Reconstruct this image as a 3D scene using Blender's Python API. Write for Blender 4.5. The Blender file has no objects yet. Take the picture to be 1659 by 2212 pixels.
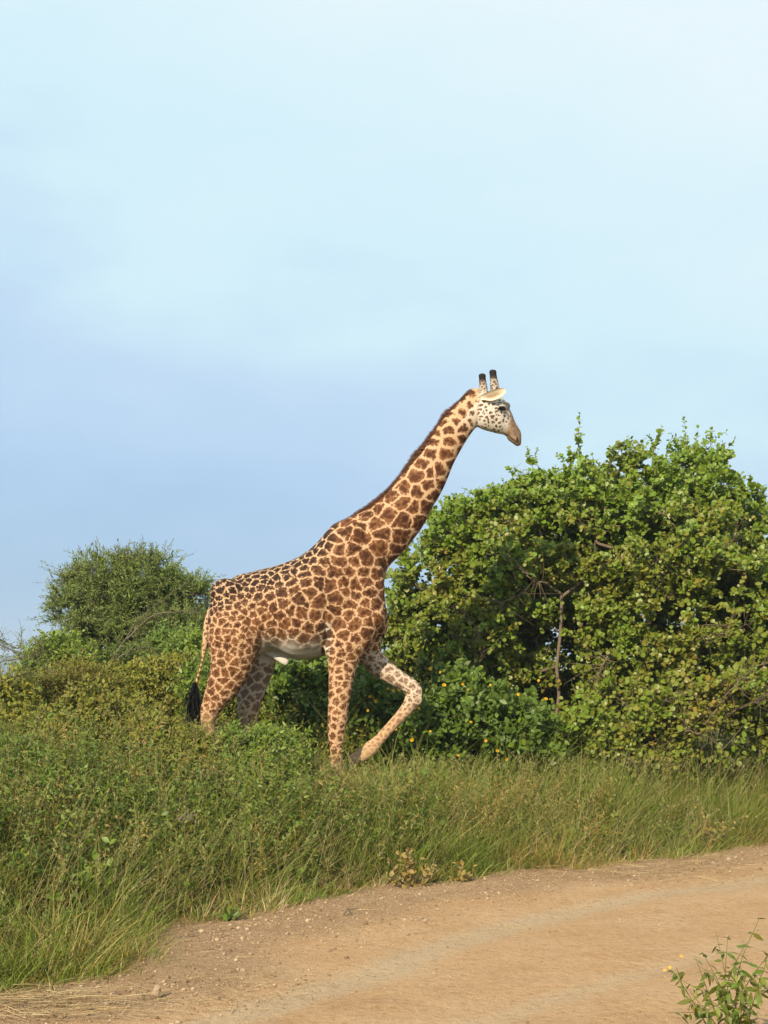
import bpy, math, random
import numpy as np
from mathutils import Vector, Matrix, noise as mnoise

# ------------------------------------------------------------------ camera, sky, sun, exposure
scene = bpy.context.scene
COL = scene.collection
CAM_H = 1.75
cam_d = bpy.data.cameras.new('camera')
cam = bpy.data.objects.new('camera', cam_d); COL.objects.link(cam)
cam.location = (0, 0, CAM_H)
cam.rotation_euler = (math.radians(90), 0, 0)
cam_d.sensor_fit = 'VERTICAL'
cam_d.sensor_height = 24.0
cam_d.lens = 24.0 * 3000.0 / 2212.0
cam_d.shift_y = 374.0 / 2212.0
cam_d.clip_start = 0.1
cam_d.clip_end = 20000
scene.camera = cam
scene.render.resolution_x, scene.render.resolution_y = 768, 1024

SUN_AZ = math.radians(206)      # clockwise from +Y: behind the camera, to its left
SUN_EL = math.radians(30)
SUN_DIR = Vector((math.sin(SUN_AZ)*math.cos(SUN_EL), math.cos(SUN_AZ)*math.cos(SUN_EL), math.sin(SUN_EL)))
world = bpy.data.worlds.new('World'); scene.world = world; world.use_nodes = True
nt = world.node_tree; nt.nodes.clear()
out = nt.nodes.new('ShaderNodeOutputWorld')
sky = nt.nodes.new('ShaderNodeTexSky'); sky.sky_type = 'NISHITA'; sky.sun_disc = False
sky.sun_elevation = SUN_EL; sky.sun_rotation = SUN_AZ
bg = nt.nodes.new('ShaderNodeBackground'); bg.inputs['Strength'].default_value = 0.055
nt.links.new(sky.outputs[0], bg.inputs[0])
# a thin veil of morning cloud over the blue: thicker higher up, torn by soft noise
tc = nt.nodes.new('ShaderNodeTexCoord')
sep = nt.nodes.new('ShaderNodeSeparateXYZ'); nt.links.new(tc.outputs['Generated'], sep.inputs[0])
mp = nt.nodes.new('ShaderNodeMapping'); mp.inputs['Scale'].default_value = (1.3, 1.3, 3.2)
mp.inputs['Location'].default_value = (1.35, 0.7, 0.3)
nt.links.new(tc.outputs['Generated'], mp.inputs[0])
nz = nt.nodes.new('ShaderNodeTexNoise'); nz.inputs['Scale'].default_value = 1.6; nz.inputs['Detail'].default_value = 5
nz.inputs['Roughness'].default_value = 0.52
nt.links.new(mp.outputs[0], nz.inputs['Vector'])
ad = nt.nodes.new('ShaderNodeMath'); ad.operation = 'MULTIPLY_ADD'
ad.inputs[1].default_value = 0.34; nt.links.new(nz.outputs['Fac'], ad.inputs[0]); nt.links.new(sep.outputs['Z'], ad.inputs[2])
cr = nt.nodes.new('ShaderNodeValToRGB'); cr.color_ramp.interpolation = 'LINEAR'
els = cr.color_ramp.elements
els[0].position = 0.16; els[0].color = (0.32, 0.52, 0.77, 1)
els[1].position = 0.62; els[1].color = (0.82, 0.95, 0.99, 1)
for p_, c_ in ((0.27, (0.42, 0.62, 0.88, 1)), (0.36, (0.52, 0.71, 0.92, 1)), (0.45, (0.66, 0.885, 0.975, 1))):
    e_ = els.new(p_); e_.color = c_
ad2 = nt.nodes.new('ShaderNodeMath'); ad2.operation = 'MULTIPLY_ADD'; ad2.inputs[1].default_value = 0.36   # the veil is thicker towards the right
nt.links.new(sep.outputs['X'], ad2.inputs[0]); nt.links.new(ad.outputs[0], ad2.inputs[2])
nz2 = nt.nodes.new('ShaderNodeTexNoise'); nz2.inputs['Scale'].default_value = 5.5; nz2.inputs['Detail'].default_value = 6; nz2.inputs['Roughness'].default_value = 0.55
nt.links.new(mp.outputs[0], nz2.inputs['Vector'])
ad3 = nt.nodes.new('ShaderNodeMath'); ad3.operation = 'MULTIPLY_ADD'; ad3.inputs[1].default_value = 0.13      # faint wisps
nt.links.new(nz2.outputs['Fac'], ad3.inputs[0]); nt.links.new(ad2.outputs[0], ad3.inputs[2])
ad4 = nt.nodes.new('ShaderNodeMath'); ad4.operation = 'SUBTRACT'; ad4.inputs[1].default_value = 0.06; nt.links.new(ad3.outputs[0], ad4.inputs[0])
nt.links.new(ad4.outputs[0], cr.inputs[0])
bgv = nt.nodes.new('ShaderNodeBackground'); bgv.inputs['Strength'].default_value = 0.70
nt.links.new(cr.outputs[0], bgv.inputs[0])
mxs = nt.nodes.new('ShaderNodeMixShader'); mxs.inputs[0].default_value = 0.93
nt.links.new(bg.outputs[0], mxs.inputs[1]); nt.links.new(bgv.outputs[0], mxs.inputs[2])
nt.links.new(mxs.outputs[0], out.inputs[0])

sun_d = bpy.data.lights.new('sun', 'SUN'); sun_d.energy = 5.0; sun_d.angle = math.radians(0.6)
sun_d.color = (1.0, 0.86, 0.66)
sun = bpy.data.objects.new('sun', sun_d); COL.objects.link(sun)
sun.rotation_euler = SUN_DIR.to_track_quat('Z', 'Y').to_euler()

vs = scene.view_settings
vs.view_transform = 'Standard'; vs.look = 'None'; vs.gamma = 1.0; vs.exposure = 0.6
vs.use_curve_mapping = False
scene.cycles.max_bounces = 6; scene.cycles.diffuse_bounces = 3; scene.cycles.transmission_bounces = 4
scene.cycles.transparent_max_bounces = 4; scene.cycles.volume_bounces = 0

rng = np.random.default_rng(11)

# ------------------------------------------------------------------ helpers
def spot(px, py, Y):
    """a point Y metres away along the road-side view (units: 1/3000 rad across, horizon at 1480)"""
    return np.array([(px - 830.0)*Y/3000.0, Y, CAM_H - (py - 1480.0)*Y/3000.0])

def tag(o, label=None, cat=None, group=None, kind=None):
    if label: o['label'] = label
    if cat: o['category'] = cat
    if group: o['group'] = group
    if kind: o['kind'] = kind
    return o

def empty(name, loc):
    o = bpy.data.objects.new(name, None); COL.objects.link(o)
    o.location = [float(v) for v in loc]; o.empty_display_size = 0.1
    return o

def make_mesh(name, V, F, smooth=True, attrs=None, mat=None):
    V = np.asarray(V, np.float32); F = np.asarray(F, np.int32)
    k = F.shape[1]
    me = bpy.data.meshes.new(name)
    me.vertices.add(len(V)); me.vertices.foreach_set('co', V.ravel())
    me.loops.add(F.size); me.loops.foreach_set('vertex_index', F.ravel())
    me.polygons.add(len(F)); me.polygons.foreach_set('loop_start', np.arange(0, F.size, k, dtype=np.int32))
    me.update(calc_edges=True)
    me.polygons.foreach_set('use_smooth', np.full(len(F), smooth))
    for a, arr in (attrs or {}).items():
        at = me.attributes.new(a, 'FLOAT', 'POINT'); at.data.foreach_set('value', np.asarray(arr, np.float32))
    if mat: me.materials.append(mat)
    return me

def mesh_obj(name, V, F, mat, parent=None, org=(0, 0, 0), smooth=True, attrs=None):
    V = np.asarray(V, np.float64) - np.asarray(org, np.float64)
    me = make_mesh(name, V, F, smooth, attrs, mat)
    o = bpy.data.objects.new(name, me); COL.objects.link(o)
    if parent is not None: o.parent = parent
    else: o.location = [float(v) for v in org]
    return o

def unit(a): return a/np.maximum(np.linalg.norm(a, axis=-1, keepdims=True), 1e-9)

def _h(ix, iy, iz, s):
    n = (ix*374761393 + iy*668265263 + iz*2147483647 + s*974634777) & 0xFFFFFFFF
    n = ((n ^ (n >> 13))*1274126177) & 0xFFFFFFFF
    return ((n ^ (n >> 16)) & 0xFFFF)/65535.0

def vnoise(x, y, z=0.0, s=0):
    x, y, z = np.broadcast_arrays(np.asarray(x, float), np.asarray(y, float), np.asarray(z, float))
    xi, yi, zi = np.floor(x).astype(np.int64), np.floor(y).astype(np.int64), np.floor(z).astype(np.int64)
    fx, fy, fz = x-xi, y-yi, z-zi
    fx, fy, fz = fx*fx*(3-2*fx), fy*fy*(3-2*fy), fz*fz*(3-2*fz)
    r = 0
    for dx in (0, 1):
        for dy in (0, 1):
            for dz in (0, 1):
                r = r + _h(xi+dx, yi+dy, zi+dz, s)*np.where(dx, fx, 1-fx)*np.where(dy, fy, 1-fy)*np.where(dz, fz, 1-fz)
    return r

def fbm(x, y, z=0.0, s=0, o=4):
    r, a, t = 0, 1.0, 0
    for i in range(o):
        r = r + a*vnoise(np.asarray(x)*2**i, np.asarray(y)*2**i, np.asarray(z)*2**i, s+i); t += a; a *= 0.5
    return r/t

def sstep(a, b, x):
    t = np.clip((np.asarray(x, float)-a)/(b-a), 0, 1); return t*t*(3-2*t)

class Soup:
    """collects many small shapes into one triangle mesh with a per-vertex tint"""
    def __init__(s): s.V, s.F, s.T, s.n = [], [], [], 0
    def add(s, V, F, T):
        if len(V) == 0: return
        s.V.append(V); s.F.append(F + s.n); s.T.append(np.broadcast_to(T, (len(V),)).astype(np.float32)); s.n += len(V)
    def inst(s, tv, tf, M, O, tint):
        N = len(O)
        if N == 0: return
        V = np.einsum('nij,kj->nki', M, tv) + O[:, None, :]
        F = tf[None] + (np.arange(N)*len(tv))[:, None, None]
        s.add(V.reshape(-1, 3), F.reshape(-1, 3), np.repeat(tint, len(tv)))
    def build(s, name, mat, parent=None, org=(0, 0, 0), smooth=True):
        return mesh_obj(name, np.concatenate(s.V), np.concatenate(s.F), mat, parent, org, smooth, {'tint': np.concatenate(s.T)})

def tubes(soup, A, B, ra, rb, tint=0.5, sides=4):
    """a short tapered tube from each A to each B"""
    A, B = np.asarray(A, float), np.asarray(B, float)
    d = unit(B-A); ref = np.where(np.abs(d[:, 2:3]) > 0.9, np.array([[1., 0, 0]]), np.array([[0., 0, 1]]))
    u = unit(np.cross(d, ref)); v = np.cross(d, u)
    a = np.arange(sides)*2*np.pi/sides
    ring = np.cos(a)[None, :, None]*u[:, None, :] + np.sin(a)[None, :, None]*v[:, None, :]
    V = np.concatenate([A[:, None]+ring*np.reshape(ra, (-1, 1, 1)), B[:, None]+ring*np.reshape(rb, (-1, 1, 1))], 1)
    i = np.arange(sides); j = (i+1) % sides
    f = np.concatenate([np.stack([i, j, j+sides], 1), np.stack([i, j+sides, i+sides], 1)])
    F = f[None] + (np.arange(len(A))*2*sides)[:, None, None]
    soup.add(V.reshape(-1, 3), F.reshape(-1, 3), np.repeat(np.broadcast_to(tint, (len(A),)), 2*sides))

# ---- materials
def nodes_of(name):
    m = bpy.data.materials.new(name); m.use_nodes = True
    t = m.node_tree; t.nodes.clear()
    o = t.nodes.new('ShaderNodeOutputMaterial')
    return m, t, o

def attr(t, n):
    a = t.nodes.new('ShaderNodeAttribute'); a.attribute_name = n; return a.outputs['Fac']

def ramp(t, fac, stops, interp='LINEAR'):
    r = t.nodes.new('ShaderNodeValToRGB'); r.color_ramp.interpolation = interp
    e = r.color_ramp.elements
    e[0].position, e[0].color = stops[0][0], (*stops[0][1], 1)
    e[1].position, e[1].color = stops[-1][0], (*stops[-1][1], 1)
    for p, c in stops[1:-1]:
        x = e.new(p); x.color = (*c, 1)
    t.links.new(fac, r.inputs[0]); return r.outputs[0]

def tnoise(t, scale, detail=3, rough=0.5, vec=None, coord='Object'):
    n = t.nodes.new('ShaderNodeTexNoise'); n.inputs['Scale'].default_value = scale
    n.inputs['Detail'].default_value = detail; n.inputs['Roughness'].default_value = rough
    if vec is None:
        c = t.nodes.new('ShaderNodeTexCoord'); vec = c.outputs[coord]
    t.links.new(vec, n.inputs['Vector']); return n.outputs['Fac']

def math_(t, op, a, b=None, c=None, clamp=False):
    n = t.nodes.new('ShaderNodeMath'); n.operation = op; n.use_clamp = clamp
    for i, v in enumerate((a, b, c)):
        if v is None: continue
        if isinstance(v, (int, float)): n.inputs[i].default_value = v
        else: t.links.new(v, n.inputs[i])
    return n.outputs[0]

def mixc(t, f, a, b, mode='MIX'):
    n = t.nodes.new('ShaderNodeMix'); n.data_type = 'RGBA'; n.blend_type = mode
    for i, v in ((0, f), (6, a), (7, b)):
        if isinstance(v, (int, float)): n.inputs[i].default_value = v
        elif isinstance(v, tuple): n.inputs[i].default_value = (*v, 1)
        else: t.links.new(v, n.inputs[i])
    return n.outputs[2]

def smooth_(t, lo, hi, x):
    n = t.nodes.new('ShaderNodeMapRange'); n.interpolation_type = 'SMOOTHSTEP'
    for i, v in ((0, x), (1, lo), (2, hi)):
        if isinstance(v, (int, float)): n.inputs[i].default_value = v
        else: t.links.new(v, n.inputs[i])
    return n.outputs[0]

def bump(t, h, strength=0.3, dist=0.01):
    b = t.nodes.new('ShaderNodeBump'); b.inputs['Strength'].default_value = strength; b.inputs['Distance'].default_value = dist
    t.links.new(h, b.inputs['Height']); return b.outputs[0]

def principled(t, o, col, rough=0.7, spec=0.3, normal=None):
    p = t.nodes.new('ShaderNodeBsdfPrincipled')
    if isinstance(col, tuple): p.inputs['Base Color'].default_value = (*col, 1)
    else: t.links.new(col, p.inputs['Base Color'])
    if isinstance(rough, (int, float)): p.inputs['Roughness'].default_value = rough
    else: t.links.new(rough, p.inputs['Roughness'])
    p.inputs['Specular IOR Level'].default_value = spec
    if normal is not None: t.links.new(normal, p.inputs['Normal'])
    if o is not None: t.links.new(p.outputs[0], o.inputs[0])
    return p

def leaf_mat(name, stops, trans=0.3, rough=0.5, spec=0.35):
    m, t, o = nodes_of(name)
    c = ramp(t, attr(t, 'tint'), stops)
    p = principled(t, None, c, rough, spec)
    tr = t.nodes.new('ShaderNodeBsdfTranslucent')
    c2 = mixc(t, 1.0, c, (1.25, 1.2, 0.45), 'MULTIPLY'); t.links.new(c2, tr.inputs[0])
    mx = t.nodes.new('ShaderNodeMixShader'); mx.inputs[0].default_value = trans
    t.links.new(p.outputs[0], mx.inputs[1]); t.links.new(tr.outputs[0], mx.inputs[2]); t.links.new(mx.outputs[0], o.inputs[0])
    return m

def bark_mat(name, c1, c2):
    m, t, o = nodes_of(name)
    n = tnoise(t, 22, 5, 0.65)
    n2 = tnoise(t, 3, 2)
    c = mixc(t, n, c1, c2)
    c = mixc(t, math_(t, 'MULTIPLY', n2, 0.5), c, (0.10, 0.085, 0.06))
    principled(t, o, c, 0.9, 0.15, bump(t, n, 0.6, 0.01))
    return m

# ------------------------------------------------------------------ ground
EDGE = np.array([(-30, -24), (-9, -1.0), (-5, 3.2), (-3.1, 6.3), (-2.13, 7.71), (-1.93, 7.94), (-1.52, 8.3), (-1.49, 9.8), (-.96, 10.27), (-.39, 11.27),
                 (0, 11.9), (.70, 12.2), (1.22, 12.95), (1.92, 13.05), (2.5, 13.55), (3.33, 14.3), (4.1, 14.95), (7, 17.4), (13, 22.5), (60, 62)], float)

def edge_dist(x, y):
    """signed distance to the verge: positive on the grass, negative on the road"""
    x, y = np.broadcast_arrays(np.asarray(x, float), np.asarray(y, float))
    best = np.full(x.shape, 1e9); sgn = np.ones(x.shape)
    for (ax, ay), (bx, by) in zip(EDGE[:-1], EDGE[1:]):
        dx, dy = bx-ax, by-ay; L2 = dx*dx+dy*dy
        t = np.clip(((x-ax)*dx+(y-ay)*dy)/L2, 0, 1)
        qx, qy = x-ax-t*dx, y-ay-t*dy
        d = np.hypot(qx, qy); s = np.where(dx*qy-dy*qx > 0, 1.0, -1.0)
        m = d < best-1e-9
        best = np.where(m, d, best); sgn = np.where(m, s, sgn)
    return best*sgn

def poly_dist(P, x, y):
    best = np.full(np.shape(x), 1e9)
    for (ax, ay), (bx, by) in zip(P[:-1], P[1:]):
        dx, dy = bx-ax, by-ay
        t = np.clip(((x-ax)*dx+(y-ay)*dy)/(dx*dx+dy*dy), 0, 1)
        best = np.minimum(best, np.hypot(x-ax-t*dx, y-ay-t*dy))
    return best

def ground_h(x, y):
    x, y = np.broadcast_arrays(np.asarray(x, float), np.asarray(y, float))
    t = edge_dist(x, y)
    z = 0.47*sstep(0.1, 3.2, t) + 0.35*sstep(3.0, 14, t)*sstep(1.0, -5.0, x)
    z = z + 0.06*(fbm(x*.7, y*.7, s=3)-.5)*sstep(0.1, 1.0, t)
    z = z - 0.05*sstep(0.3, -0.2, t)
    z = z - 7.0*sstep(60, 900, y)
    return z

gx = np.sinh(np.linspace(-1, 1, 321)*7.2)/np.sinh(7.2)*5000
gy = -150 + 0*gx
uy = np.linspace(0, 1, 361)
gy = 12 + np.where(uy < .4, np.sinh((uy-.4)*14)/np.sinh(5.6)*170, np.sinh((uy-.4)*13)/np.sinh(7.8)*6500)
GX, GY = np.meshgrid(gx, gy)
def grid_faces(nx, ny):
    i = np.arange(nx-1)[None, :] + (np.arange(ny-1)*nx)[:, None]
    return np.stack([i, i+1, i+1+nx, i+nx], -1).reshape(-1, 4)
m_soil, t, o = nodes_of('soil_and_thatch')
n1 = tnoise(t, 1.2, 5, .6); n2 = tnoise(t, 30, 4, .7)
c = ramp(t, n1, [(0.3, (0.045, 0.05, 0.018)), (0.5, (0.075, 0.08, 0.025)), (0.7, (0.12, 0.10, 0.045))])
principled(t, o, c, 0.95, 0.1, bump(t, n2, 0.8, 0.03))
V = np.stack([GX, GY, ground_h(GX, GY)], -1).reshape(-1, 3)
tag(mesh_obj('ground', V, grid_faces(len(gx), len(gy)), m_soil), 'dark grassy soil of the bank and plain beyond', kind='structure')

# dirt road: a finer sheet with ruts, lying above the ground sheet
TR1 = np.array([(-4.4, 3.6), (-2.3, 5.6), (-.91, 7.18), (0, 8.5), (.31, 9.2), (.83, 9.98), (1.44, 10.75), (2.1, 11.5), (3.5, 12.6), (7, 15.8), (20, 27)])
TR2 = np.array([(-2.2, 4.4), (.4, 7.05), (.9, 7.7), (1.3, 8.15), (2.2, 9.1), (3.3, 10.1), (5.5, 12.0), (20, 25)])
def road_z(x, y):
    t = edge_dist(x, y)
    z = 0.012*(fbm(x*1.4, y*1.4, s=7)-.5)*2
    a = np.arctan2(7.3, 6.2); u = x*np.cos(a)+y*np.sin(a); v = -x*np.sin(a)+y*np.cos(a)
    z = z + 0.026*(fbm(u*1.6, v*7, s=9, o=5)-.5) + 0.012*(fbm(x*11, y*11, s=5)-.5)
    z = z - 0.022*np.exp(-(poly_dist(TR1, x, y)/.26)**2) - 0.015*np.exp(-(poly_dist(TR2, x, y)/.2)**2)
    z = z + 0.05*np.exp(-((t+.15)/.28)**2)*fbm(x*2, y*2, s=21)
    return z + 0.006
rs = np.linspace(-9, 22, 620); rt = np.linspace(-6.5, 0.75, 190)
d_ = np.array([.647, .762]); n_ = np.array([-.762, .647])
# strip laid along the verge line so that its edge follows the grass
P0 = np.array([-2.13, 7.71])
S_, T_ = np.meshgrid(rs, rt)
RX = P0[0] + S_*d_[0] + T_*n_[0]; RY = P0[1] + S_*d_[1] + T_*n_[1]
shift = edge_dist(RX-T_*n_[0], RY-T_*n_[1])      # how far the verge bulges here
w_ = sstep(-5, 0, T_)
RX = RX - shift*n_[0]*w_*1.0; RY = RY - shift*n_[1]*w_*1.0
RZ = road_z(RX, RY)
trk = np.maximum(np.exp(-(poly_dist(TR1, RX, RY)/.30)**2), 0.8*np.exp(-(poly_dist(TR2, RX, RY)/.22)**2)*sstep(14, 8, RY))
ver = sstep(-1.5, -0.2, edge_dist(RX, RY))
m_road, t, o = nodes_of('dusty_road')
tcn = t.nodes.new('ShaderNodeTexCoord'); mpn = t.nodes.new('ShaderNodeMapping')
mpn.inputs['Rotation'].default_value = (0, 0, -math.atan2(7.3, 6.2)); mpn.inputs['Scale'].default_value = (0.35, 3.0, 1)
t.links.new(tcn.outputs['Object'], mpn.inputs[0])
str_ = tnoise(t, 2.2, 6, .62, vec=mpn.outputs[0]); gr = tnoise(t, 55, 4, .7); cl = tnoise(t, 1.1, 5, .6); spk = tnoise(t, 160, 2, .6)
str2 = tnoise(t, 7.0, 6, .7, vec=mpn.outputs[0]); patchy = tnoise(t, 5.0, 6, .65)
c = ramp(t, cl, [(0.30, (0.47, 0.28, 0.138)), (0.5, (0.54, 0.34, 0.178)), (0.70, (0.57, 0.38, 0.218))])
c = mixc(t, math_(t, 'MULTIPLY', smooth_(t, .45, .65, str2), .35), c, (0.46, 0.31, 0.17))
c = mixc(t, math_(t, 'MULTIPLY', smooth_(t, .52, .68, patchy), .45), c, (0.39, 0.225, 0.105))
tf = smooth_(t, 0.45, 0.80, math_(t, 'ADD', math_(t, 'MULTIPLY', attr(t, 'track'), 0.58), math_(t, 'ADD', math_(t, 'MULTIPLY', str2, 0.22), math_(t, 'MULTIPLY', patchy, .20))))
c = mixc(t, math_(t, 'MULTIPLY', tf, 0.7), c, (0.51, 0.39, 0.25))
vf = smooth_(t, 0.35, 0.75, math_(t, 'ADD', math_(t, 'MULTIPLY', attr(t, 'verge'), 0.6), math_(t, 'MULTIPLY', cl, 0.4)))
c = mixc(t, math_(t, 'MULTIPLY', vf, 0.6), c, ramp(t, gr, [(.3, (0.19, 0.12, 0.07)), (.7, (0.38, 0.26, 0.155))]))
mid = tnoise(t, 17, 5, .7)
c = mixc(t, math_(t, 'MULTIPLY', smooth_(t, .52, .66, mid), .5), c, (0.58, 0.40, 0.235))
c = mixc(t, math_(t, 'MULTIPLY', smooth_(t, .48, .34, mid), .45), c, (0.33, 0.19, 0.09))
c = mixc(t, math_(t, 'MULTIPLY', smooth_(t, .58, .70, spk), 0.4), c, (0.17, 0.10, 0.05))
c = mixc(t, math_(t, 'MULTIPLY', smooth_(t, .60, .74, gr), 0.3), c, (0.50, 0.36, 0.22))
hgt = math_(t, 'ADD', math_(t, 'MULTIPLY', mid, 1.6), math_(t, 'ADD', math_(t, 'MULTIPLY', gr, 0.6), math_(t, 'MULTIPLY', spk, 0.4)))
principled(t, o, c, 0.95, 0.12, bump(t, hgt, 1.0, 0.03))
tag(mesh_obj('dirt_road', np.stack([RX, RY, RZ], -1).reshape(-1, 3), grid_faces(len(rs), len(rt)), m_road,
             attrs={'track': trk.ravel(), 'verge': ver.ravel()}), 'dusty orange dirt road with pale wheel tracks', kind='structure')

# far misty hills across the valley
hx = np.linspace(-1400, 700, 160); hs = np.linspace(0, 1, 16)
HX, HS = np.meshgrid(hx, hs)
prof = 40*np.exp(-((hx+620)/260)**2) + 34*np.exp(-((hx+300)/200)**2) + 22*fbm(hx/110, hx*0, s=4)
HZ = -10 + prof[None, :]*np.sin(HS*np.pi/2)*(0.85+.3*fbm(HX/70, HS*5, s=8))
m_hill, t, o = nodes_of('wooded_hill')
c = ramp(t, tnoise(t, 0.02, 6, .65), [(.35, (0.03, 0.045, 0.02)), (.65, (0.08, 0.085, 0.035))])
principled(t, o, c, 1.0, 0.0)
tag(mesh_obj('hills', np.stack([HX, 1500+HS*450, HZ], -1).reshape(-1, 3), grid_faces(160, 16), m_hill), 'distant wooded hills fading into mist', kind='structure')

# morning haze lying over the plain
def box_obj(name, lo, hi, mat):
    V = [(x, y, z) for z in (lo[2], hi[2]) for y in (lo[1], hi[1]) for x in (lo[0], hi[0])]
    F = [(0, 2, 3, 1), (4, 5, 7, 6), (0, 1, 5, 4), (2, 6, 7, 3), (0, 4, 6, 2), (1, 3, 7, 5)]
    return mesh_obj(name, np.array(V), np.array(F), mat, smooth=False)
m_haze, t, o = nodes_of('haze_air')
pv = t.nodes.new('ShaderNodeVolumePrincipled'); pv.inputs['Density'].default_value = 0.0006; pv.inputs['Color'].default_value = (0.70, 0.84, 1.0, 1)
pv.inputs['Anisotropy'].default_value = 0.1
t.links.new(pv.outputs[0], o.inputs['Volume'])
tag(box_obj('haze', (-5200, -400, -30), (5200, 6800, 75), m_haze), 'pale morning haze over the plain', kind='stuff')

# ------------------------------------------------------------------ giraffe
# side-view profile measured in small steps of 2.44 mm; u runs towards the nose, v downwards
GY0 = 15.0
K = 0.0024415
def gxz(u, v): return np.array([K*u - 2.26, 5.37 - K*v])
def hu(p): return (1161.3+.3*p[0], 22.1+.3*p[1])      # finer head grid

def resample(P, n):
    """Catmull-Rom through the rows of P"""
    P = np.asarray(P, float); m = len(P)
    Q = np.vstack([2*P[0]-P[1], P, 2*P[-1]-P[-2]])
    t = np.linspace(0, m-1-1e-6, n); i = t.astype(int); f = (t-i)[:, None]
    a, b, c, d = Q[i], Q[i+1], Q[i+2], Q[i+3]
    return 0.5*((2*b)+(-a+c)*f+(2*a-5*b+4*c-d)*f**2+(-a+3*b-3*c+d)*f**3)

def loft(C, A, B, nseg=28, squash=2.0):
    """closed tube: centres C (n,3), in-plane half axis vectors A (n,3), lateral half widths B (n,)"""
    a = np.arange(nseg)*2*np.pi/nseg
    ca, sa = np.cos(a), np.sin(a)
    e = 2.0/squash
    ca, sa = np.sign(ca)*np.abs(ca)**e, np.sign(sa)*np.abs(sa)**e
    V = C[:, None]+ca[None, :, None]*A[:, None]+sa[None, :, None]*np.array([0, 1., 0])*B[:, None, None]
    n = len(C); V = np.vstack([V.reshape(-1, 3), C[0], C[-1]])
    F = []
    for i in range(n-1):
        for j in range(nseg):
            k = (j+1) % nseg
            F += [(i*nseg+j, i*nseg+k, (i+1)*nseg+k), (i*nseg+j, (i+1)*nseg+k, (i+1)*nseg+j)]
    for j in range(nseg):
        k = (j+1) % nseg
        F += [(n*nseg, k, j), (n*nseg+1, (n-1)*nseg+j, (n-1)*nseg+k)]
    return V, np.array(F)

def pair_loft(rows, n=60, squash=2.0, head=False):
    """rows: (u,v) top, (u,v) bottom, half width, lateral centre"""
    R = []
    for r in rows:
        tp, bt = (hu(r[0]), hu(r[1])) if head else (r[0], r[1])
        R.append([*tp, *bt, r[2], r[3] if len(r) > 3 else 0.0])
    R = resample(R, n)
    T = np.stack([K*R[:, 0]-2.26, np.zeros(n), 5.37-K*R[:, 1]], 1); Bt = np.stack([K*R[:, 2]-2.26, np.zeros(n), 5.37-K*R[:, 3]], 1)
    C = (T+Bt)/2; C[:, 1] = R[:, 5]
    A = (T-Bt)/2; A[:, 1] = 0
    return loft(C, A, R[:, 4], squash=squash)

def line_loft(rows, n=50, squash=2.0):
    """rows: u, v, in-plane half width (profile steps), lateral half width (m), lateral centre (m)"""
    R = resample(rows, n)
    C = np.stack([K*R[:, 0]-2.26, R[:, 4], 5.37-K*R[:, 1]], 1)
    Tn = np.gradient(C, axis=0); Tn[:, 1] = 0; Tn = unit(Tn)
    A = np.stack([Tn[:, 2], 0*Tn[:, 0], -Tn[:, 0]], 1)*(K*R[:, 2])[:, None]
    return loft(C, A, R[:, 3], nseg=20, squash=squash)

def blob(u, v, ru, rv, ry, y=0.0, rot=0.0, n=14):
    """an ellipsoid of muscle"""
    th = np.linspace(0, np.pi, n); ph = np.arange(2*n)*np.pi/n
    c, s = math.cos(rot), math.sin(rot); cx, cz = gxz(u, v)
    X = np.cos(th)[:, None]*np.ones(2*n)*ru*K; Z = np.sin(th)[:, None]*np.cos(ph)*rv*K; Yy = np.sin(th)[:, None]*np.sin(ph)*ry
    V = np.stack([cx+X*c+Z*s, y+Yy, cz-X*s+Z*c], -1).reshape(-1, 3)
    F = []
    for i in range(n-1):
        for j in range(2*n):
            k = (j+1) % (2*n)
            F += [(i*2*n+j, i*2*n+k, (i+1)*2*n+k), (i*2*n+j, (i+1)*2*n+k, (i+1)*2*n+j)]
    return V, np.array(F)

shapes = []
# trunk
shapes.append(pair_loft([((166, 1140), (172, 1215), .07), ((188, 1093), (186, 1290), .20), ((225, 1040), (220, 1350), .28), ((280, 1000), (270, 1375), .335),
    ((350, 983), (355, 1355), .375), ((450, 956), (440, 1338), .425), ((540, 918), (530, 1371), .45), ((620, 862), (620, 1362), .43), ((690, 788), (705, 1340), .37),
    ((760, 746), (790, 1330), .32), ((830, 720), (860, 1300), .27), ((890, 760), (915, 1250), .22), ((918, 900), (938, 1205), .17), ((925, 1040), (941, 1180), .10)], 90, 2.15))
# neck
shapes.append(pair_loft([((640, 870), (800, 1320), .26), ((690, 790), (900, 1200), .30), ((780, 740), (925, 1060), .255), ((860, 697), (945, 975), .215), ((930, 634), (1010, 898), .185),
    ((1000, 554), (1080, 800), .165), ((1070, 468), (1140, 700), .150), ((1130, 388), (1195, 598), .135), ((1190, 305), (1240, 492), .122), ((1245, 241), (1290, 402), .112),
    ((1300, 194), (1335, 342), .105), ((1345, 190), (1375, 320), .095), ((1385, 230), (1400, 310), .06)], 90, 2.05))
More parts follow.
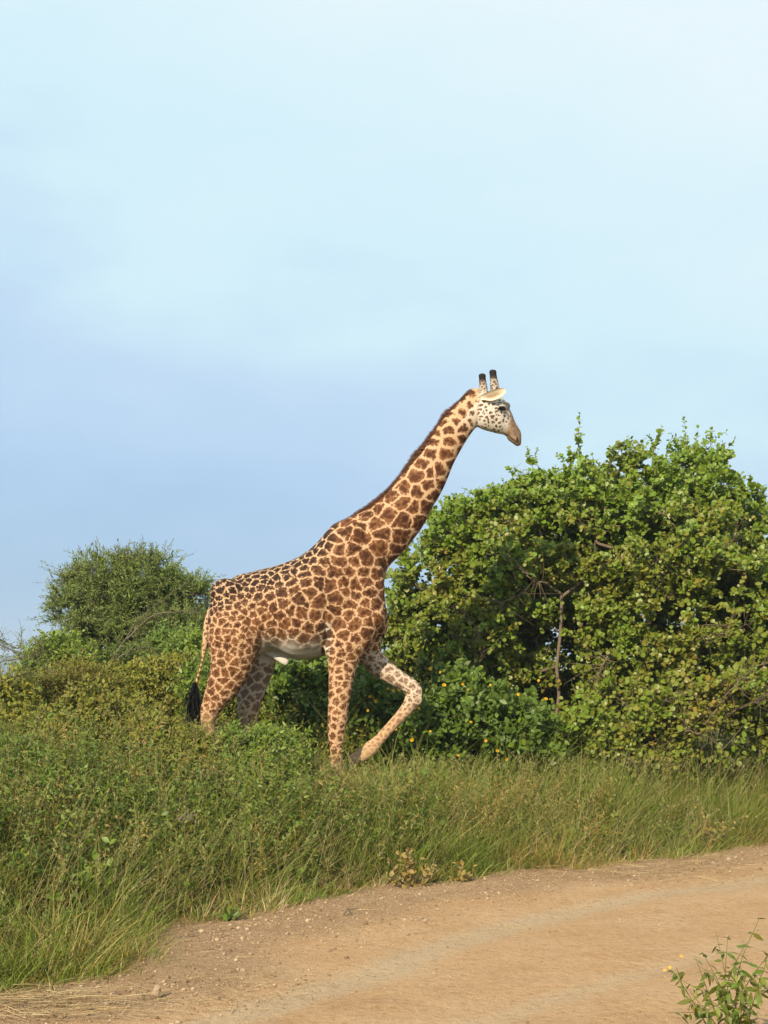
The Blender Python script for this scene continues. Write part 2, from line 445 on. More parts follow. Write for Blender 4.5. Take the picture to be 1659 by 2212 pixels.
# skull, jaw and muzzle (turned a little away from the road)
shapes.append(pair_loft([((540, 600), (560, 1020), .07, .0), ((610, 545), (610, 1070), .10, .0), ((720, 565), (690, 1100), .122, .005), ((860, 580), (790, 1128), .122, .012),
    ((975, 645), (880, 1148), .115, .025), ((1050, 745), (950, 1156), .095, .04), ((1110, 850), (995, 1164), .080, .055), ((1150, 960), (1025, 1185), .070, .065),
    ((1205, 1050), (1050, 1220), .066, .075), ((1243, 1120), (1085, 1250), .070, .085), ((1254, 1220), (1130, 1285), .064, .09), ((1246, 1305), (1185, 1322), .038, .095)], 60, 2.2, head=True))
uu, vv = hu((1035, 735)); shapes.append(blob(uu, vv, 16, 12, .05, .03, .9))          # bump on the forehead
for sy in (-1, 1):
    uu, vv = hu((945, 765)); shapes.append(blob(uu, vv, 19, 15, .035, .02+sy*.098, .5))   # brow
    uu, vv = hu((1170, 1230)); shapes.append(blob(uu, vv, 15, 11, .03, .085+sy*.045, .9))  # nostril flare
# ossicones
for (b0, m0, t0, yy) in (((850, 560), (826, 400), (812, 290), -.075), ((690, 560), (678, 400), (668, 300), .07)):
    pts = [(*hu(b0), 21, .05, yy*.8), (*hu(m0), 17, .041, yy), (*hu(t0), 15, .037, yy), (hu(t0)[0], hu(t0)[1]-3, 17, .041, yy), (hu(t0)[0]-.5, hu(t0)[1]-11, 14, .034, yy), (hu(t0)[0]-.7, hu(t0)[1]-15, 5, .012, yy)]
    shapes.append(line_loft(pts, 26))
# poll bumps
uu, vv = hu((570, 545)); shapes.append(blob(uu, vv, 22, 15, .07, 0, .4))
# near hind leg
HIND_N = [(285, 1090, 110, .17, -.17), (283, 1180, 123, .20, -.19), (276, 1270, 118, .19, -.215), (266, 1350, 104, .165, -.225), (252, 1420, 88, .135, -.23),
    (222, 1490, 72, .105, -.23), (190, 1548, 54, .085, -.23), (165, 1600, 41, .072, -.23), (160, 1660, 31, .058, -.23), (170, 1740, 26, .05, -.23), (184, 1830, 25, .048, -.23),
    (199, 1893, 31, .058, -.23), (214, 1932, 28, .052, -.23), (222, 1962, 28, .05, -.23)]
shapes.append(line_loft(HIND_N, 70))
HIND_F = [(300, 1090, 110, .17, .17), (330, 1190, 116, .19, .19), (358, 1280, 100, .18, .205), (368, 1350, 82, .15, .21), (360, 1420, 68, .12, .21), (338, 1490, 60, .10, .21),
    (322, 1550, 57, .085, .21), (316, 1605, 50, .074, .21), (322, 1665, 36, .06, .21), (334, 1740, 27, .05, .21), (348, 1830, 25, .048, .21), (358, 1893, 31, .058, .21), (368, 1932, 28, .052, .21), (374, 1962, 28, .05, .21)]
shapes.append(line_loft(HIND_F, 70))
# near foreleg with shoulder
FORE_N = [(800, 960, 100, .14, -.10), (812, 1060, 112, .17, -.13), (802, 1150, 116, .18, -.155), (782, 1240, 106, .17, -.18), (760, 1315, 86, .145, -.195), (746, 1388, 67, .112, -.20),
    (739, 1460, 55, .094, -.20), (731, 1540, 47.5, .084, -.20), (724, 1615, 44, .080, -.20), (718, 1690, 38, .066, -.20), (717, 1765, 29, .054, -.20), (718, 1850, 26, .05, -.20),
    (722, 1900, 32, .06, -.20), (730, 1936, 30, .054, -.20), (738, 1964, 30, .052, -.20)]
shapes.append(line_loft(FORE_N, 70))
# far foreleg, lifted and folded
FORE_F1 = [(800, 1060, 110, .15, .12), (815, 1170, 104, .17, .15), (836, 1270, 82, .155, .175), (858, 1345, 58, .125, .185), (908, 1400, 50, .098, .19), (965, 1440, 42, .084, .19),
    (1015, 1470, 37, .076, .19), (1050, 1492, 36, .074, .19), (1070, 1508, 30, .064, .19), (1080, 1518, 14, .03, .19)]
shapes.append(line_loft(FORE_F1, 70, 2.2))
FORE_F2 = [(1052, 1490, 20, .05, .19), (1058, 1508, 36, .074, .19), (1058, 1535, 38, .074, .19), (1047, 1562, 35, .068, .19), (1026, 1592, 29, .056, .19), (985, 1638, 24.5, .047, .19), (942, 1685, 23.5, .045, .19),
    (900, 1732, 25, .047, .19), (868, 1764, 32, .058, .19), (836, 1790, 33, .058, .19), (802, 1810, 26, .050, .19), (778, 1822, 25, .048, .19)]
shapes.append(line_loft(FORE_F2, 80, 2.2))
shapes.append(pair_loft([((1046, 1478), (1024, 1556), .064, .19), ((1072, 1480), (1058, 1580), .068, .19), ((1090, 1490), (1084, 1574), .060, .19), ((1097, 1502), (1096, 1560), .046, .19)], 16, 3.2))   # square knee block
# muscles and bones under the skin
shapes.append(blob(870, 1190, 74, 60, .17, -.12, -.9)); shapes.append(blob(870, 1190, 70, 58, .16, .12, -.9))   # points of the shoulder
shapes.append(blob(905, 1215, 36, 52, .12, 0, 0))                                                              # brisket
shapes.append(blob(780, 880, 60, 115, .10, -.20, .25)); shapes.append(blob(780, 880, 60, 115, .10, .20, .25))       # shoulder blades
shapes.append(blob(250, 1090, 80, 70, .14, -.20, .3)); shapes.append(blob(255, 1090, 80, 70, .14, .20, .3))         # haunches
shapes.append(blob(690, 1315, 24, 46, .08, -.21, .15))                                                          # elbow
shapes.append(blob(1070, 1530, 26, 44, .066, .19, .12)); shapes.append(blob(1079, 1506, 19, 16, .05, .19, 0)); shapes.append(blob(1074, 1556, 20, 18, .05, .19, 0))                                                         # bent knee
shapes.append(blob(150, 1580, 20, 26, .05, -.23, 0)); shapes.append(blob(285, 1590, 22, 26, .05, .21, 0))           # hocks
shapes.append(pair_loft([((375, 1310), (380, 1342), .04), ((425, 1330), (428, 1366), .04), ((465, 1340), (460, 1385), .036), ((495, 1352), (484, 1397), .028), ((507, 1372), (500, 1395), .012)], 20))  # sheath
# tail
TAIL = [(176, 1120, 16, .04, 0), (160, 1165, 17, .042, 0), (148, 1215, 15, .036, -.01), (142, 1265, 12.5, .03, -.015), (133, 1320, 10, .024, -.02), (121, 1385, 8.5, .02, -.03), (106, 1440, 7.5, .018, -.03), (93, 1485, 6.5, .016, -.03)]
shapes.append(line_loft(TAIL, 40))

Vs, Fs, n0 = [], [], 0
for Vv, Ff in shapes:
    Vs.append(Vv); Fs.append(Ff+n0); n0 += len(Vv)
tmp_me = make_mesh('lofts', np.concatenate(Vs), np.concatenate(Fs))
tmp = bpy.data.objects.new('lofts', tmp_me); COL.objects.link(tmp)
md = tmp.modifiers.new('r', 'REMESH'); md.mode = 'VOXEL'; md.voxel_size = 0.0105; md.use_smooth_shade = True
md = tmp.modifiers.new('s', 'SMOOTH'); md.factor = 0.5; md.iterations = 4
bm_ = bpy.data.meshes.new_from_object(tmp.evaluated_get(bpy.context.evaluated_depsgraph_get()))
bpy.data.objects.remove(tmp)
bm_.name = 'body'
nv = len(bm_.vertices)
BV = np.empty(nv*3, np.float32); bm_.vertices.foreach_get('co', BV); BV = BV.reshape(-1, 3).astype(float)
BN = np.empty(nv*3, np.float32); bm_.vertices.foreach_get('normal', BN); BN = BN.reshape(-1, 3).astype(float)

# -- light skin relief: folds where limbs meet the trunk, veins and muscle unevenness
U = (BV[:, 0]+2.26)/K; W = (5.37-BV[:, 2])/K; Yy = BV[:, 1]
rel = 0.008*(fbm(BV[:, 0]*6, BV[:, 1]*6, BV[:, 2]*6, s=31)-.5) + 0.05*(fbm(BV[:, 0]*2.6, BV[:, 1]*2.6, BV[:, 2]*2.6, s=37, o=2)-.5)*sstep(1500, 1300, W)*sstep(1250, 1150, U)
rel = rel + .006*np.sin((U-.35*(W-1100))*.115)*np.exp(-((W-1180)/90)**2)*sstep(430, 480, U)*sstep(690, 640, U)          # ribs
rel = rel - .016*np.exp(-((W-1010-(U-700)*.55)/14)**2)*sstep(690, 740, U)*sstep(900, 850, U)                              # edge of the shoulder muscle
rel = rel + .014*np.exp(-((U-742-(W-1000)*.05)/20)**2)*sstep(820, 870, W)*sstep(1120, 1060, W)                              # blade ridge
rel = rel - .012*np.exp(-((U-300+(W-1200)*.32)/12)**2)*sstep(1180, 1230, W)*sstep(1480, 1420, W)                            # groove down the thigh
fold = np.exp(-((U-672)/16)**2)*sstep(1180, 1240, W)*sstep(1360, 1320, W)*(Yy < -.1)
rel = rel - 0.02*np.exp(-((U-676-(W-1250)*.02)/9)**2)*sstep(1130, 1200, W)*sstep(1350, 1320, W)*(Yy < -.12)
rel = rel - 0.018*np.exp(-((U-402+(W-1250)*.18)/9)**2)*sstep(1120, 1190, W)*sstep(1340, 1300, W)*(Yy < -.1)
arm = sstep(800, 830, U)*sstep(930, 890, U)*sstep(1300, 1330, W)*sstep(1460, 1400, W)*(Yy > 0)
rel = rel + arm*0.006*np.sin((U*.55+W*.85)*.42+6*fbm(U/40, W/40, s=3))
kn = np.exp(-(((U-1015)/34)**2+((W-1515)/34)**2))*(Yy > 0)
rel = rel + kn*0.006*np.sin((U*.5-W)*.42)
ph_ = np.stack([(U-1161.3)/.3, (W-22.1)/.3], 1); hm_ = (U > 1335)*(W < 440)
rel = rel - hm_*.009*np.exp(-((ph_[:, 1]-1175-(ph_[:, 0]-1030)*.78)/12)**2)*sstep(1000, 1040, ph_[:, 0])*sstep(1200, 1160, ph_[:, 0])
rel = rel - hm_*.010*np.exp(-((ph_[:, 0]-1020)/40)**2-((ph_[:, 1]-930)/90)**2)          # hollow below the eye
rel = rel + hm_*.008*np.exp(-((ph_[:, 0]-760)/70)**2-((ph_[:, 1]-900)/130)**2)          # cheek
rel = rel + hm_*.010*(fbm(BV[:, 0]*22, BV[:, 1]*22, BV[:, 2]*22, s=77)-.5)*sstep(980, 1050, ph_[:, 0])
BV = BV + BN*rel[:, None]
bm_.vertices.foreach_set('co', BV.astype(np.float32).ravel())

# -- coat: each blotch grows round its own seed; the pale net runs between them
ax0, ax1 = np.array([830., 880.]), np.array([1325., 262.])
axd = (ax1-ax0)/np.linalg.norm(ax1-ax0)
na = ((U-ax0[0])*axd[0]+(W-ax0[1])*axd[1])/np.linalg.norm(ax1-ax0)     # 0 at the shoulder, 1 at the head
perp = (U-ax0[0])*(-axd[1])+(W-ax0[1])*axd[0]                            # + towards the throat
headm = sstep(1332, 1352, U+(W-250)*.10)*(W < 440)
neckm = sstep(-.05, .25, na)*(1-headm)
hindm = sstep(440, 380, U+(W-1300)*.2)*sstep(1180, 1300, W)
foren = (U > 650)*(U < 830)*sstep(1280, 1400, W)*(Yy < 0.02)
foref = (Yy > 0.02)*sstep(1300, 1400, W)*(U > 760)
topl = np.interp(U, [166, 200, 280, 350, 450, 540, 620, 690, 760], [1140, 1080, 1000, 983, 956, 918, 862, 790, 746])
dors = sstep(170, 40, W-topl)*(U < 760)*sstep(760, 640, U)*(W < 1250)
tailm = (U < 172+(W-1140)*.0)*(W > 1150)*(W < 1500)*(U < 150+np.clip((1300-W)*.08, -60, 14))
legin = ((Yy > .04)*(BN[:, 1] < .1)*(W > 1330)).astype(float)
# spacing of the blotches
R = 0.125 + 0*U
R = R*(1-.30*sstep(660, 340, U)*(1-neckm)*(W < 1400))
R = R*(1-.22*dors)
R = np.where(neckm > 0, 0.168-0.060*np.clip(na, 0, 1), R)
R = R*(1-.18*hindm) ; R = np.where((hindm > .5), np.maximum(.072, R-.00011*np.clip(W-1350, 0, 400)), R)
R = np.where(foren > 0, .105-.028*sstep(1320, 1500, W), R)
R = np.where(foref > 0, .085-.036*sstep(1480, 1600, W), R)
R = np.where(headm > .5, .036, R)
R = np.where(tailm, .05, R)
oss = (W < hu((0, 545))[1])*(U > hu((600, 0))[0])*(U < hu((900, 0))[0])
R = np.where(oss, .026, R)
# seeds by dart throwing in a slightly warped space
wrp = np.stack([fbm(BV[:, 0]*7+i*9.1, BV[:, 1]*7, BV[:, 2]*7, s=40+i, o=3)-.5 for i in range(3)], 1)
PW = BV.copy()
PW[:, 2] *= 1.12
ncand = 26000
cand = rng.choice(nv, ncand, replace=False)
SP = np.zeros((6000, 3)); SR = np.zeros(6000); ns = 0
for i in cand:
    p = PW[i]
    if ns:
        d2 = ((SP[:ns]-p)**2).sum(1)
        if (d2 < (np.minimum(SR[:ns], R[i])*.92)**2).any(): continue
    SP[ns] = p; SR[ns] = R[i]; ns += 1
    if ns >= 6000: break
SP, SR = SP[:ns], SR[:ns]
from mathutils.kdtree import KDTree
def cells(P, SPx):
    kd = KDTree(len(SPx))
    for i, p in enumerate(SPx): kd.insert(p, i)
    kd.balance()
    idx = np.empty((len(P), 6), np.int32); dd_ = np.empty((len(P), 6))
    for i, p in enumerate(P):
        for k, (_, j, d) in enumerate(kd.find_n(p, 6)): idx[i, k] = j; dd_[i, k] = d
    s1 = SPx[idx[:, 0]]; e = np.full(len(P), 9.)
    for k in range(1, 6):
        e = np.minimum(e, (dd_[:, k]**2-dd_[:, 0]**2)/(2*np.maximum(np.linalg.norm(SPx[idx[:, k]]-s1, axis=1), 1e-6)))
    return e, idx[:, 0], dd_[:, 0]
PQ = PW + wrp*np.clip(R, .03, .2)[:, None]*0.66
srand = rng.random(ns)
edge, i1, d1 = cells(PQ, SP)
cell = srand[i1]; core = d1/SR[i1]
# second, finer division: it only nicks the rims, so the blotches get lobed, leaf-like edges
SP2 = np.zeros((14000, 3)); SR2 = np.zeros(14000); n2s = 0
for i in rng.choice(nv, 30000, replace=False):
    p = PW[i]; r2 = R[i]*.50
    if n2s:
        d2 = ((SP2[:n2s]-p)**2).sum(1)
        if (d2 < (np.minimum(SR2[:n2s], r2)*.9)**2).any(): continue
    SP2[n2s] = p; SR2[n2s] = r2; n2s += 1
    if n2s >= 14000: break
edge2, _, _ = cells(PQ+wrp[:, [1, 2, 0]]*.03, SP2[:n2s])
nick = np.where(R > .06, .27, .9)+.2*neckm*sstep(.2, .8, na)
edge = np.minimum(edge, edge2+nick*edge+.0015)
HW = 0.0078 + 0*U
HW = HW + .0095*neckm*sstep(.1, .9, na) - .0015*dors
HW = HW*(1-.22*sstep(620, 380, U)*(W < 1560))
HW = np.where(foren > 0, .0092, HW)
HW = np.where(foref > 0, .0085, HW)
HW = np.where(headm > .5, .0095, HW); HW = np.where(oss, .006, HW)
HW = np.where(tailm, .014, HW)
HW = HW + legin*.002
# pale fur: belly, arm pits, insides of the legs, face and throat
belly = (U > 375)*(U < 700)*sstep(1240, 1345, W+26*(fbm(U/38, W/38, s=12)-.5)*2)*(1-(foren > 0))*(Yy > -.6)
belly = belly*sstep(1394, 1380, W)
belly = belly*np.where((U < 405) & (Yy < -.15) & (W < 1400), sstep(385, 405, U+(W-1250)*.15), 1)
armp = np.exp(-((U-678)/20)**2)*sstep(1190, 1250, W)*sstep(1370, 1330, W)
face = headm*(1-.0*U)
muz = sstep(hu((1020, 0))[0], hu((1110, 0))[0], U+(W-330)*.35)*headm
fore_h = headm*sstep(10, -6, W-(hu((0, 640))[1]+(U-hu((1000, 0))[0])*1.45))*sstep(hu((960, 0))[0], hu((1010, 0))[0], U)
throat = sstep(.80, 1.0, na)*(perp > -10)*(1-headm)
white = np.clip(np.maximum.reduce([belly*.95, armp*.85, legin*.50*sstep(1650, 1500, W), face*.95*(1-muz), throat*.75]), 0, 1)
white = np.maximum(white, sstep(1320, 1420, W)*.22*(foref > 0)*sstep(1580, 1450, W))
white = np.maximum(white, (U > 370)*(U < 530)*(W > 1348)*(W < 1420)*(np.abs(Yy) < .08)*1.0)
fade = 1-.97*belly**3-.18*legin*sstep(1300, 1400, W)
fade = fade*(1-.75*sstep(1800, 1890, W))
fade = fade*np.where(foref > 0, 1-.30*sstep(1540, 1640, W)-.45*sstep(1740, 1790, W), 1)
fade = fade*(1-.9*sstep(1480, 1350, U+W*0)*0)
fade = np.where((hindm > .5) & (W > 1600), fade*.75, fade)
fade = fade*(1-.85*muz)*(1-.35*headm*sstep(hu((640, 0))[0], hu((560, 0))[0], U))
fade = np.where((U > 370)*(U < 530)*(W > 1352)*(W < 1420)*(np.abs(Yy) < .08), 0, fade)
spare = headm*(cell > .80)*(1-fore_h)*(1-oss)
fade = fade*(1-.9*spare)
p_h = np.stack([(U-1161.3)/.3, (W-22.1)/.3], 1)                 # head grid again
fore_h = headm*(1-oss)*sstep(-60, 25, (p_h[:, 0]-1010)-(p_h[:, 1]-760)*.42)*(p_h[:, 1] > 600)
crown = headm*sstep(660, 590, p_h[:, 1])*(1-oss)
mouth = headm*np.exp(-((p_h[:, 1]-1175-(p_h[:, 0]-1030)*.78)/11)**2)*sstep(1010, 1040, p_h[:, 0])*sstep(1190, 1160, p_h[:, 0])
brown = np.clip(muz*.85+fore_h*.8+crown*.35+oss*.30, 0, 1)
dark = np.clip(.85*dors + .25*(W < 1150)*(U < 700), 0, 1)
tip = np.clip(sstep(hu((0, 440))[1], hu((0, 330))[1], W)*oss+.75*mouth, 0, 1)
for nme, arr in (('edge', edge), ('cell', cell), ('core', core), ('halfw', HW), ('white', white), ('fade', np.clip(fade, 0, 1)), ('brown', brown), ('dark', dark), ('tip', tip)):
    at = bm_.attributes.new(nme, 'FLOAT', 'POINT'); at.data.foreach_set('value', np.asarray(arr, np.float32))

m_coat, t, o = nodes_of('giraffe_coat')
j1 = tnoise(t, 48, 3, .6); j2 = tnoise(t, 150, 2, .6); j3 = tnoise(t, 17, 3, .6)
e = attr(t, 'edge'); hw = attr(t, 'halfw')
jj = math_(t, 'ADD', math_(t, 'MULTIPLY', math_(t, 'SUBTRACT', j1, .5), .040), math_(t, 'MULTIPLY', math_(t, 'SUBTRACT', j2, .5), .014))
jj = math_(t, 'ADD', jj, math_(t, 'MULTIPLY', math_(t, 'SUBTRACT', j3, .5), .022))
dd = math_(t, 'SUBTRACT', math_(t, 'ADD', e, math_(t, 'MULTIPLY', jj, .95)), hw)
mask = smooth_(t, -.0035, .0045, dd)
inner = smooth_(t, .0, .032, math_(t, 'ADD', dd, math_(t, 'MULTIPLY', math_(t, 'SUBTRACT', j3, .5), .05)))
b1 = mixc(t, attr(t, 'cell'), (0.195, 0.084, 0.032), (0.130, 0.053, 0.020))
b2 = mixc(t, attr(t, 'cell'), (0.075, 0.026, 0.009), (0.036, 0.013, 0.005))
patch = mixc(t, inner, b1, b2)
patch = mixc(t, math_(t, 'MULTIPLY', attr(t, 'dark'), .9), patch, (0.016, 0.008, 0.006))
patch = mixc(t, math_(t, 'MULTIPLY', attr(t, 'white'), .55), patch, (0.10, 0.075, 0.05))
tan = mixc(t, tnoise(t, 9, 4, .6), (0.44, 0.265, 0.14), (0.53, 0.35, 0.21))
wht = mixc(t, tnoise(t, 14, 4, .6), (0.50, 0.45, 0.37), (0.62, 0.58, 0.50))
base = mixc(t, attr(t, 'white'), tan, wht)
col = mixc(t, math_(t, 'MULTIPLY', mask, attr(t, 'fade')), base, patch)
mz = ramp(t, tnoise(t, 26, 5, .7), [(.35, (0.06, 0.04, 0.028)), (.5, (0.15, 0.10, 0.068)), (.65, (0.27, 0.195, 0.135))])
col = mixc(t, math_(t, 'MULTIPLY', attr(t, 'brown'), .85), col, mz)
col = mixc(t, attr(t, 'tip'), col, (0.018, 0.014, 0.012))
fur = t.nodes.new('ShaderNodeTexNoise'); fur.inputs['Scale'].default_value = 260; fur.inputs['Detail'].default_value = 2
fm = t.nodes.new('ShaderNodeMapping'); fm.inputs['Scale'].default_value = (1, 1, .25)
fc = t.nodes.new('ShaderNodeTexCoord'); t.links.new(fc.outputs['Object'], fm.inputs[0]); t.links.new(fm.outputs[0], fur.inputs['Vector'])
col = mixc(t, .22, col, mixc(t, fur.outputs['Fac'], (0.0, 0.0, 0.0), (1, 1, 1)), 'OVERLAY')
pr = principled(t, o, col, 0.7, 0.12, bump(t, math_(t, 'ADD', fur.outputs['Fac'], j3), 0.35, 0.006))
pr.inputs['Sheen Weight'].default_value = 0.03; pr.inputs['Sheen Roughness'].default_value = 0.4
bm_.materials.clear(); bm_.materials.append(m_coat)
bm_.polygons.foreach_set('use_smooth', np.full(len(bm_.polygons), True))

GIR = empty('giraffe', (0, GY0, 0.47))
tag(GIR, 'tall brown-blotched giraffe striding through the bushes beside the dirt road', 'giraffe')
GO = np.array([0, 0, 0.47])
def gpart(name, V, F, mat, parent=None, smooth=True, attrs=None):
    return mesh_obj(name, V, F, mat, parent or GIR, GO, smooth, attrs)
body = bpy.data.objects.new('body', bm_); COL.objects.link(body); body.parent = GIR; body.location = (0, 0, -0.47)

def plain_mat(name, c, rough=.6, spec=.3, c2=None, scale=20):
    m, t, o = nodes_of(name)
    n = tnoise(t, scale, 4, .6)
    principled(t, o, mixc(t, n, c, c2 or tuple(v*.6 for v in c)), rough, spec, bump(t, n, .3, .005))
    return m
m_hoof = plain_mat('hoof_horn', (0.05, 0.04, 0.032), .5, .4)
m_eye = plain_mat('dark_eye', (0.008, 0.006, 0.005), .08, .6)
m_nost = plain_mat('nostril_skin', (0.03, 0.018, 0.012), .8, .1)
m_lid = plain_mat('eyelid', (0.22, 0.19, 0.16), .7, .2, (0.45, 0.42, 0.37))
m_lash = plain_mat('black_hair', (0.006, 0.005, 0.005), .7, .15)
m_ear, t, o = nodes_of('ear_fur')
em = t.nodes.new('ShaderNodeMapping'); em.inputs['Scale'].default_value = (5, 20, 30); ec = t.nodes.new('ShaderNodeTexCoord'); t.links.new(ec.outputs['Object'], em.inputs[0])
en = tnoise(t, 2.5, 4, .65, vec=em.outputs[0])
ef = smooth_(t, .35, 1.0, math_(t, 'ADD', math_(t, 'MULTIPLY', attr(t, 'tint'), .8), math_(t, 'MULTIPLY', en, .5)))
principled(t, o, mixc(t, ef, mixc(t, en, (0.55, 0.47, 0.33), (0.66, 0.60, 0.46)), (0.30, 0.19, 0.115)), .8, .1, bump(t, en, .4, .006))
m_mane = leaf_mat('mane_hair', [(0, (0.030, 0.012, 0.006)), (.6, (0.085, 0.034, 0.014)), (1, (0.15, 0.065, 0.026))], .05, .7, .2)

# cloven hooves
def hoof(u, v, y, rot, name='hoof', s=1.0):
    cx, cz = gxz(u, v); Vv, Ff, k = [], [], 0
    for sy in (-1, 1):
        ring = []
        for (h, r, f, yy) in ((.09, .052, 0, .018), (.05, .062, .012, .028), (0.0, .078, .03, .036), (-.012, .07, .028, .034)):
            a = np.arange(14)*2*np.pi/14
            ring.append(np.stack([f+r*np.cos(a)*np.where(np.cos(a) > 0, 1.15, .8), sy*yy+.034*np.sin(a), h+0*a-.02*np.clip(np.cos(a), 0, 1)*(h > .04)], 1))
        P = np.concatenate(ring+[np.array([[0, sy*.018, .10], [.02, sy*.034, -.012]])])*s
        F = []
        for i in range(3):
            for j in range(14):
                q = (j+1) % 14; F += [(i*14+j, i*14+q, (i+1)*14+q), (i*14+j, (i+1)*14+q, (i+1)*14+j)]
        for j in range(14):
            q = (j+1) % 14; F += [(56, q, j), (57, 42+j, 42+q)]
        Vv.append(P); Ff.append(np.array(F)+k); k += len(P)
    P = np.concatenate(Vv); c, s_ = math.cos(rot), math.sin(rot)
    P = np.stack([cx+P[:, 0]*c+P[:, 2]*s_, y+P[:, 1], cz-P[:, 0]*s_+P[:, 2]*c], 1)
    return gpart(name, P, np.concatenate(Ff), m_hoof)
hoof(228, 1994, -.23, .15); hoof(380, 1994, .21, .1); hoof(742, 1996, -.20, .05); hoof(757, 1842, .19, 2.0)

# ears: cupped leaves of fur
def ear(base, tipp, y0, y1, wid, near):
    b, e_ = np.array(gxz(*hu(base))), np.array(gxz(*hu(tipp))); n = 18; Vv = []
    for i in range(n):
        s = i/(n-1); w = wid*(.45+.55*sstep(0, .45, s))*math.sqrt(max(0.0004, 1-max(0, (s-.55)/.45)**2.6))*(1-.12*s)
        cpt = b+(e_-b)*s; yy = y0+(y1-y0)*s
        dirn = (e_-b)/np.linalg.norm(e_-b); nn = np.array([-dirn[1], dirn[0]])
        for j in range(9):
            q = (j/8-.5)*2
            p = cpt+nn*w*q*.9+dirn*0
            Vv.append([p[0], yy+(1 if near else -1)*(.034*(1-q*q)*math.sin(math.pi*min(1, s+.05))**.6-.014), p[1]-.012*math.sin(math.pi*s)])
    Vv = np.array(Vv); off = np.array([0, .012 if near else -.012, 0]); V2 = np.vstack([Vv, Vv+off]); F = []
    for i in range(n-1):
        for j in range(8):
            a = i*9+j; F += [(a, a+1, a+10, a+9), (n*9+a, n*9+a+9, n*9+a+10, n*9+a+1)]
    for i in range(n-1):
        for j in (0, 8):
            a = i*9+j; F.append((a, a+9, n*9+a+9, n*9+a))
    ii_ = np.tile(1-np.abs(np.linspace(-1, 1, 9)), n)*np.repeat(np.sin(np.pi*np.linspace(0.05, 1, n)), 9)
    return gpart('ear', V2, np.array(F), m_ear, attrs={'tint': np.concatenate([ii_, 0*ii_])})
ear((630, 665), (990, 585), -.115, -.205, .064, True)
ear((640, 640), (760, 590), .11, .26, .06, False)

# eyes with heavy lids and lashes
def orb(name, c, r, mat, parent=None, cut=None, sc=(1, 1, 1), nn=16):
    th = np.linspace(0, np.pi*(cut or 1), nn); ph = np.arange(24)*2*np.pi/24
    V = np.stack([np.sin(th)[:, None]*np.cos(ph)*sc[0], np.sin(th)[:, None]*np.sin(ph)*sc[1], np.cos(th)[:, None]*np.ones(24)*sc[2]], -1)*r
    V = V.reshape(-1, 3)+np.array(c); F = []
    for i in range(nn-1):
        for j in range(24):
            k = (j+1) % 24; F.append((i*24+j, i*24+k, (i+1)*24+k, (i+1)*24+j))
    return gpart(name, V, np.array(F), mat, parent)
for sy in (-1, 1):
    ex, ez = gxz(*hu((940, 798)))
    ey = .028+sy*.118
    eye = orb('eye', (ex, ey, ez), .032, m_eye)
    orb('eyelid', (ex-.002, ey, ez+.004), .0345, m_lid, eye, .47)
    S = Soup(); k = 90
    a = rng.uniform(-1.3, 1.3, k); bse = np.stack([ex+.034*np.sin(a), ey+sy*.030*np.cos(a), ez-.001+0*a], 1)
    tipv = bse+np.stack([.014*np.sin(a)+rng.normal(0, .004, k), sy*.018*np.cos(a), -rng.uniform(.018, .04, k)], 1)
    tubes(S, bse, tipv, np.full(k, .0022), np.full(k, .0008), sides=3)
    S.build('eyelash', m_lash, eye, GO)
    nx, nz_ = gxz(*hu((1180, 1238)))
    orb('nostril', (nx, .083+sy*.072, nz_), .011, m_nost, None, None, (.8, .45, 2.2), 10)

# mane: stiff short hair along the crest
def ribbons(soup, base, dirn, length, width, bend, wdir, nseg=3, tint=0.5):
    n = len(base); s = np.linspace(0, 1, nseg+1)
    C = base[:, None]+dirn[:, None]*(length[:, None]*s)[..., None]+bend[:, None]*(length[:, None]*s**2)[..., None]
    w = (width[:, None]*(1-s**1.6*.96))[..., None]*wdir[:, None]*.5
    V = np.stack([C-w, C+w], 2).reshape(n, -1, 3)
    i = np.arange(nseg)*2
    f = np.concatenate([np.stack([i, i+1, i+3], 1), np.stack([i, i+3, i+2], 1)])
    F = f[None]+(np.arange(n)*2*(nseg+1))[:, None, None]
    soup.add(V.reshape(-1, 3), F.reshape(-1, 3), np.repeat(np.broadcast_to(tint, (n,)), 2*(nseg+1)))
crest = resample([(668, 800), (700, 776), (760, 750), (850, 702), (925, 640), (1000, 556), (1075, 464), (1135, 384), (1195, 301), (1250, 238), (1300, 192), (1335, 186)], 400)
CR = np.stack([K*crest[:, 0]-2.26, 0*crest[:, 0], 5.37-K*crest[:, 1]], 1)
ct = unit(np.gradient(CR, axis=0)); cn = np.stack([-ct[:, 2], 0*ct[:, 0], ct[:, 0]], 1)
ii = rng.integers(0, 400, 9000)
S = Soup()
ln = (.034+.034*vnoise(ii*.05, ii*0., s=5))*(.55+.75*np.sin(np.pi*np.clip(ii/400., .04, .97))**.5)*sstep(-10, 110, ii)*rng.uniform(.7, 1.25, 9000)
dn = unit(cn[ii]+ct[ii]*rng.normal(-.45, .25, (9000, 1))+rng.normal(0, .16, (9000, 3)))
ribbons(S, CR[ii]-cn[ii]*.030+np.stack([0*ii, rng.normal(0, .022, 9000), 0*ii], 1)+ct[ii]*rng.normal(0, .004, (9000, 1)), dn, ln+.012, np.full(9000, .006), ct[ii]*-.15, ct[ii], 2, rng.random(9000))
S.build('mane', m_mane, GIR, GO)

